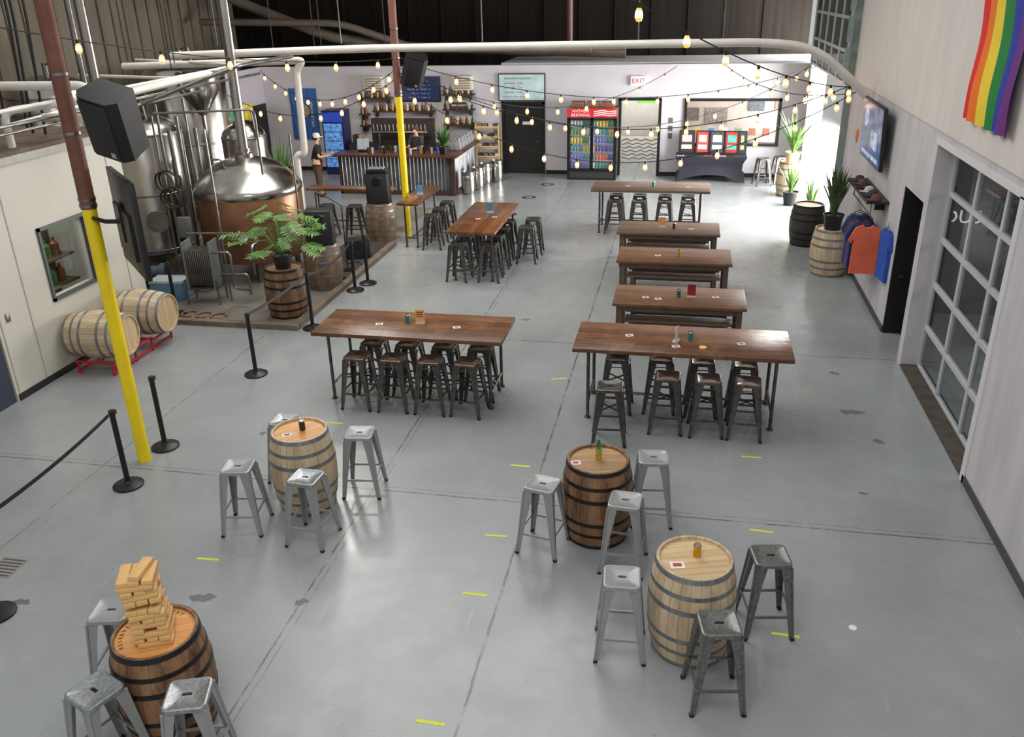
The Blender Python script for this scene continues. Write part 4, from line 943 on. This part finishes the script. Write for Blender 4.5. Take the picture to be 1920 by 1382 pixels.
part(ms,'stand',B().lathe([(.12,0),(.12,.02),(.02,.03)],20).cyl((0,0,0),(0,0,1.35),.012).cyl((0,0,1.35),(-.35,-.1,1.6),.009).done('s',blackm))
part(ms,'microphone',B().cyl((-.35,-.1,1.6),(-.45,-.13,1.64),.015,.022).ball((-.46,-.13,1.645),.027).done('m',gun))
pipe([(-6.6,16.5,.08),(-6.75,16.7,.08),(-6.9,16.5,.08),(-7.1,16.8,.08)],.01,cable,'black cable snaking over the stage',.1,'audio_cable',6)
# ---------------------------------------------------------------- right wall items
tv2=thing('television','wall television showing a colourful sports broadcast','television',(3.2,16.3,2.9),mesh=None,rot=(0,math.radians(-3),0))
part(tv2,'housing',B().box((0,0,0),(.06,1.85,1.04),bev=.008).done('h',black))
part(tv2,'screen',B().box((-.032,0,0),(.006,1.78,.97)).done('s',M('sports_screen',(54,78,124),.15,emit=.5,var=.95,scale=5)))
part(tv2,'screen_graphic',B().box((-.037,-.3,-.1),(.004,.5,.3)).box((-.037,.5,.2),(.004,.3,.3)).box((-.037,0,-.4),(.004,1.5,.07)).done('g',M('screen_graphic',(160,176,200),.2,emit=.4,var=.8,scale=9)))
part(tv2,'bracket',B().box((.085,0,0),(.12,.3,.3)).done('b',blackm))
thing('wall_plaque','small orange oval plaque on the white wall','plaque',(3.36,18.6,2.5),rot=(0,-pi/2,0),mesh=B().lathe([(.13,0),(.13,.015),(.1,.02),(.001,.03)],24).done('u',M('plaque_orange',(196,110,60),.5,var=.3)))
rb=[(222,42,40),(236,120,34),(240,208,60),(34,130,60),(44,60,160),(110,50,130)]
thing('rainbow_flag','rainbow striped flag hanging vertically on the wall','flag',(3.29,10.83,4.62),-pi/2,clothmesh(1.62,1.7,[M('flagc_%d'%i,c,.8,var=.05) for i,c in enumerate(rb)],amp=.03))
shf=thing('hat_shelf','black wall shelf holding folded caps','shelf')
part(shf,'shelf_board',B().bb(3.0,3.36,15.0,17.0,1.93,1.97).done('s',black))
for y in(15.3,16.7):part(shf,'bracket',B().bb(3.2,3.36,y,y+.04,1.76,1.93).done('b',blackm))
part(shf,'hanging_rail',B().cyl((3.1,14.8,1.72),(3.1,16.8,1.72),.012).cyl((3.1,15.1,1.72),(3.1,15.1,1.93),.01).cyl((3.1,16.7,1.72),(3.1,16.7,1.93),.01).done('r',steel2))
for i in range(6):
    c=[(110,60,54),(50,54,66),(190,182,174),(40,40,44)][i%4]
    o=thing('baseball_cap','folded baseball cap on the black shelf','cap',(3.17,15.15+i*.32,1.97),random.uniform(-.4,.4)+pi,group='caps on the black shelf')
    m=M('cap%d'%(i%4),c,.8)
    part(o,'crown',B().lathe([(.085,0),(.085,.035),(.068,.08),(.03,.1),(.001,.105)],16).done('c',m))
    part(o,'brim',B().lathe([(.07,.0),(.075,.008),(.001,.01)],16,(.09,0,0)).done('b',m))
def shirt(x,y,z,rz,c,lab,grp='shirts hanging under the shelf'):
    s=thing('t_shirt',lab,'shirt',(x,y,z),rz,group=grp);b=B()
    out=[(-.08,0),(-.19,-.05),(-.29,-.27),(-.24,-.32),(-.2,-.22),(-.21,-.84),(.21,-.84),(.2,-.22),(.24,-.32),(.29,-.27),(.19,-.05),(.08,0),(.04,-.04),(-.04,-.04)]
    fr_=[b.v((p[0],-.03 if abs(p[0])<.23 else -.015,p[1])) for p in out];bk=[b.v((p[0],.03 if abs(p[0])<.23 else .015,p[1])) for p in out]
    b.face(fr_);b.face(bk[::-1])
    for i in range(len(out)):b.face([fr_[i],bk[i],bk[(i+1)%len(out)],fr_[(i+1)%len(out)]])
    part(s,'garment',b.done('g',M('shirt_%d_%d_%d'%c,c,.9,var=.12,scale=5,bump=.2)))
    part(s,'hanger',B().tube([(-.16,0,-.02),(0,0,.05),(.16,0,-.02)],.006,5).tube([(0,0,.05),(0,0,.1),(.02,0,.13)],.004,5).done('h',black))
shirt(3.06,14.9,1.6,-.02,(226,108,76),'orange t-shirt hanging facing out on a hanger')
for i,c in enumerate(((40,50,90),(60,90,150),(120,50,60),(44,60,110),(50,50,60),(70,100,170))):
    shirt(3.03+.006*i,15.05+i*.14,1.6,.03+.01*i,c,'%s t-shirt hanging in the row of shirts'%('navy','blue','maroon','dark blue','charcoal','light blue')[i])
shirt(3.30,14.55,1.62,-1.45,(40,80,170),'royal blue t-shirt hanging beside the black door')
b=B()
for z in(.4,.9,1.4):b.tube([(4.6,11.2,z),(4.6,12.4,z)],.03)
for y in(11.2,11.8,12.4):b.tube([(4.6,y,0),(4.6,y,1.5)],.03)
b.tube(rpath([(4.6,11.2,1.4),(4.6,11.2,1.8),(4.6,12.4,1.8),(4.6,12.4,1.4)],.4),.03)
thing('red_cart','red tubular metal cart seen through the glazed door','cart',mesh=b.done('rc',red))
for x,y in((5.6,12.6),(6.3,13.2)):
    thing('pedestal_table','round pale pedestal table beyond the glazed door','table',(x,y,0),mesh=B().lathe([(.25,0),(.25,.02),(.03,.04),(.03,.98),(.35,1.0),(.35,1.03)],24).done('pt',white))
for x,y in((5.1,13.4),(5.9,14.2)):stool('light',x,y,20,' beyond the glazed door','stools beyond the glazed door')
# ---------------------------------------------------------------- floor marks
tape=M('yellow_green_tape',(206,212,50),.6,var=.1,scale=30)
for px,py,a in((-1.73,4.84,.0),(-1.75,6.44,.0),(-1.75,7.42,.05),(-1.76,8.9,0),(-1.66,11.5,.3),(1.02,7.96,-.05),(1.12,6.35,-.05),(1.01,9.55,0),(-4.60,6.53,.05),(-4.46,9.63,0)):
    thing('floor_tape','short strip of yellow-green tape on the floor','floor tape',(px,py,.0),a,B().box((0,0,.001),(.24,.03,.002)).done('tp',tape),group='tape strips on the floor')
for x,y in((-6.16,21.62),(-4.25,23.53),(-4.0,25.3),(-4.4,21.5)):
    b=B().lathe([(.2,.0),(.2,.003),(.001,.003)],28);b.mi=1
    for i in range(5):b.box((0,-.1+i*.05,.0035),(.24-.05*abs(i-2),.02,.001))
    thing('floor_decal','round dark printed distancing sticker on the floor','floor sticker',(x,y,0),mesh=b.done('fd',M('decal_dark',(50,54,58),.5),M('decal_text',(170,172,174),.5)))
stain=M('dark_stain',(102,104,104),.35,var=.15,scale=12)
def blob(x,y,r_,seed):
    rnd=random.Random(seed);b=B();n=26;ph=[rnd.uniform(0,6) for _ in range(4)]
    vs=[b.v((r_*(1+.3*math.sin(2*t+ph[0])+.2*math.sin(3*t+ph[1])+.1*math.sin(7*t+ph[2]))*math.cos(t),.7*r_*(1+.3*math.sin(2*t+ph[0])+.2*math.sin(5*t+ph[3]))*math.sin(t),.0015)) for t in[2*pi*i/n for i in range(n)]]
    b.face(vs);thing('floor_stain','irregular dark water stain on the concrete','stain',(x,y,0),mesh=b.done('st',stain))
blob(-4.33,5.95,.1,1);blob(-3.36,6.05,.06,2);blob(-6.05,5.6,.07,3);blob(2.4,11.0,.12,4);blob(2.6,10.2,.07,5);blob(-5.3,9.2,.05,6);blob(2.2,8.9,.04,7);blob(-2.6,13.9,.06,8);blob(2.35,12.3,.06,9)
thing('floor_sticker','small round white sticker on the floor','sticker',(1.72,6.55,0),mesh=B().lathe([(.035,0),(.035,.002),(.001,.002)],20).done('ws',paper))
b=B().bb(-6.75,-6.45,5.9,6.22,0,.003);b.mi=1
for i in range(6):b.bb(-6.73,-6.47,5.92+i*.05,5.94+i*.05,.003,.004)
thing('floor_drain','small slotted metal drain cover in the floor','drain',mesh=b.done('dr',M('drain_metal',(140,138,132),.5),M('drain_slot',(70,68,64),.6)))
# ---------------------------------------------------------------- people
skin=M('skin',(206,160,132),.6,var=.05)
def skinmesh(V_,E_,R_,sub=2,mat=skin):
    me=bpy.data.meshes.new('sk');me.from_pydata(V_,E_,[]);o=bpy.data.objects.new('sk',me);COL.objects.link(o)
    md=o.modifiers.new('s','SKIN');md.use_smooth_shade=True
    for i,rr in enumerate(R_):
        me.skin_vertices[0].data[i].radius=rr if isinstance(rr,tuple) else (rr,rr)
    me.skin_vertices[0].data[0].use_root=True
    sb=o.modifiers.new('b','SUBSURF');sb.levels=sub
    bpy.context.view_layer.update()
    m=bpy.data.meshes.new_from_object(o.evaluated_get(bpy.context.evaluated_depsgraph_get()))
    bpy.data.objects.remove(o);m.materials.clear();m.materials.append(mat);return m
def person(loc,rz,lab,sc,pc,hat,armz=1.12,lean=.0,hairc=(60,40,28)):
    p=thing('person',lab,'person',loc,rz)
    V_=[(0,0,.96),(lean*.3,0,1.12),(lean*.8,0,1.34),(lean,0,1.48),(lean+.01,0,1.555),(lean+.025,0,1.63),(lean+.01,0,1.70)]
    E_=[(0,1),(1,2),(2,3),(3,4),(4,5),(5,6)];R_=[(.12,.15),(.105,.135),(.115,.16),.055,.06,(.09,.078),(.062,.058)]
    def add(v,pr,rr):V_.append(v);E_.append((pr,len(V_)-1));R_.append(rr);return len(V_)-1
    add((lean+.125,0,1.615),5,.013)
    for s in(-1,1):
        a=add((lean*.9,s*.18,1.43),2,.056);e_=add((lean+.06,s*.24,1.14),a,.042);w_=add((lean+.30,s*.17,armz),e_,.028);h_=add((lean+.36,s*.16,armz+.005),w_,(.034,.02))
        for k in range(4):
            f1=add((lean+.41,s*.16+(k-1.5)*.021,armz),h_,.0095);add((lean+.44-.006*abs(k-1.2),s*.16+(k-1.5)*.021,armz-.015),f1,.0085)
        add((lean+.37,s*.12,armz-.01),h_,.01)
        hp=add((0,s*.095,.9),0,.095);kn=add((.03,s*.11,.5),hp,.062);an=add((-.01,s*.11,.1),kn,.042);add((.13,s*.12,.045),an,.036)
    part(p,'body',skinmesh(V_,E_,R_))
    l=lean
    V2=[(0,0,.93),(l*.3,0,1.12),(l*.8,0,1.34),(l*.95,0,1.455)];E2=[(0,1),(1,2),(2,3)];R2=[(.145,.18),(.135,.168),(.142,.188),.085]
    for s in(-1,1):
        i=len(V2);V2+=[(l*.9,s*.18,1.43),(l+.04,s*.225,1.20)];E2+=[(2,i),(i,i+1)];R2+=[.08,.07]
    part(p,'shirt',skinmesh(V2,E2,R2,mat=M('cl_%d_%d_%d'%sc,sc,.85)))
    V3=[(0,0,.98)];E3=[];R3=[(.14,.17)]
    for s in(-1,1):
        i=len(V3);V3+=[(0,s*.095,.88),(.03,s*.11,.5),(-.01,s*.11,.1)];E3+=[(0,i),(i,i+1),(i+1,i+2)];R3+=[.115,.085,.068]
    part(p,'trousers',skinmesh(V3,E3,R3,mat=M('cl_%d_%d_%d'%pc,pc,.85)))
    for s in(-1,1):part(p,'shoe',B().ball((.05,s*.115,.045),.05,(2.6,1,.9)).done('sh',M('shoe_dark',(50,40,36),.6)))
    if hat:
        part(p,'cap',B().lathe([(.104,1.66),(.106,1.70),(.085,1.77),(.001,1.795)],16,(l+.01,0,0)).box((l+.13,0,1.672),(.11,.13,.012)).done('cap',M('cap_white',(224,222,218),.8)))
    part(p,'hair',B().ball((l-.02,0,1.66 if hat else 1.675),.1 if hat else .104,(1,.88,.9)).done('hair',M('hair_%d'%hairc[0],hairc,.8)))
    for s in(-1,1):part(p,'eye',B().ball((l+.108,s*.032,1.645),.009).done('e',black))
person((-10.3,23.1,0),0.25,'person in black t-shirt and white cap at the bar',(26,26,30),(84,56,46),True,armz=1.18,lean=.06)
person((-7.75,24.8,0),-1.9,'person in dark shirt leaning behind the bar',(64,62,70),(40,44,60),False,armz=1.18,lean=.14,hairc=(70,50,40))
# ---------------------------------------------------------------- lights
W=bpy.data.worlds.new('world');S.world=W;W.use_nodes=True
bg=W.node_tree.nodes['Background'];bg.inputs[0].default_value=(.97,.99,1,1);bg.inputs[1].default_value=.53
def area(name,loc,rot,sx,sy,power,col=(1,1,1)):
    l=bpy.data.lights.new(name,'AREA');l.shape='RECTANGLE';l.size=sx;l.size_y=sy;l.energy=power;l.color=col
    o=bpy.data.objects.new(name,l);o.location=loc;o.rotation_euler=rot;COL.objects.link(o);return o
area('daylight_opening',(6.0,28.0,2.4),(0,math.radians(86),0),5.0,18,9000,(1,.99,.97))
area('high_bay_lamp',(-4.5,14.0,8.5),(0,0,0),7,8,640,(1,.98,.94))
area('high_bay_lamp',(-1.5,1.0,8.5),(0,0,0),4,3,360,(1,.98,.95))
area('high_bay_lamp',(-8.7,18.4,8),(0,0,0),1.2,1.2,300,(1,.95,.88))
area('bar_lamp',(-8.5,24.5,3.2),(0,0,0),2.5,1.0,34,(1,.80,.58))
area('back_room_lamp',(.8,28.3,3.1),(0,0,0),3,1.2,36,(1,.93,.84))
area('back_room_lamp',(-1.5,28.3,3.1),(0,0,0),1,1.2,70,(1,.97,.92))
area('cold_room_lamp',(-10.4,11.2,3.1),(0,0,0),1,1,30,(1,.97,.9))
area('side_room_fill',(6,11.5,3.5),(0,0,0),1.5,2.5,90,(1,.97,.95))  # unseen fill light added to brighten the room behind the glazed door
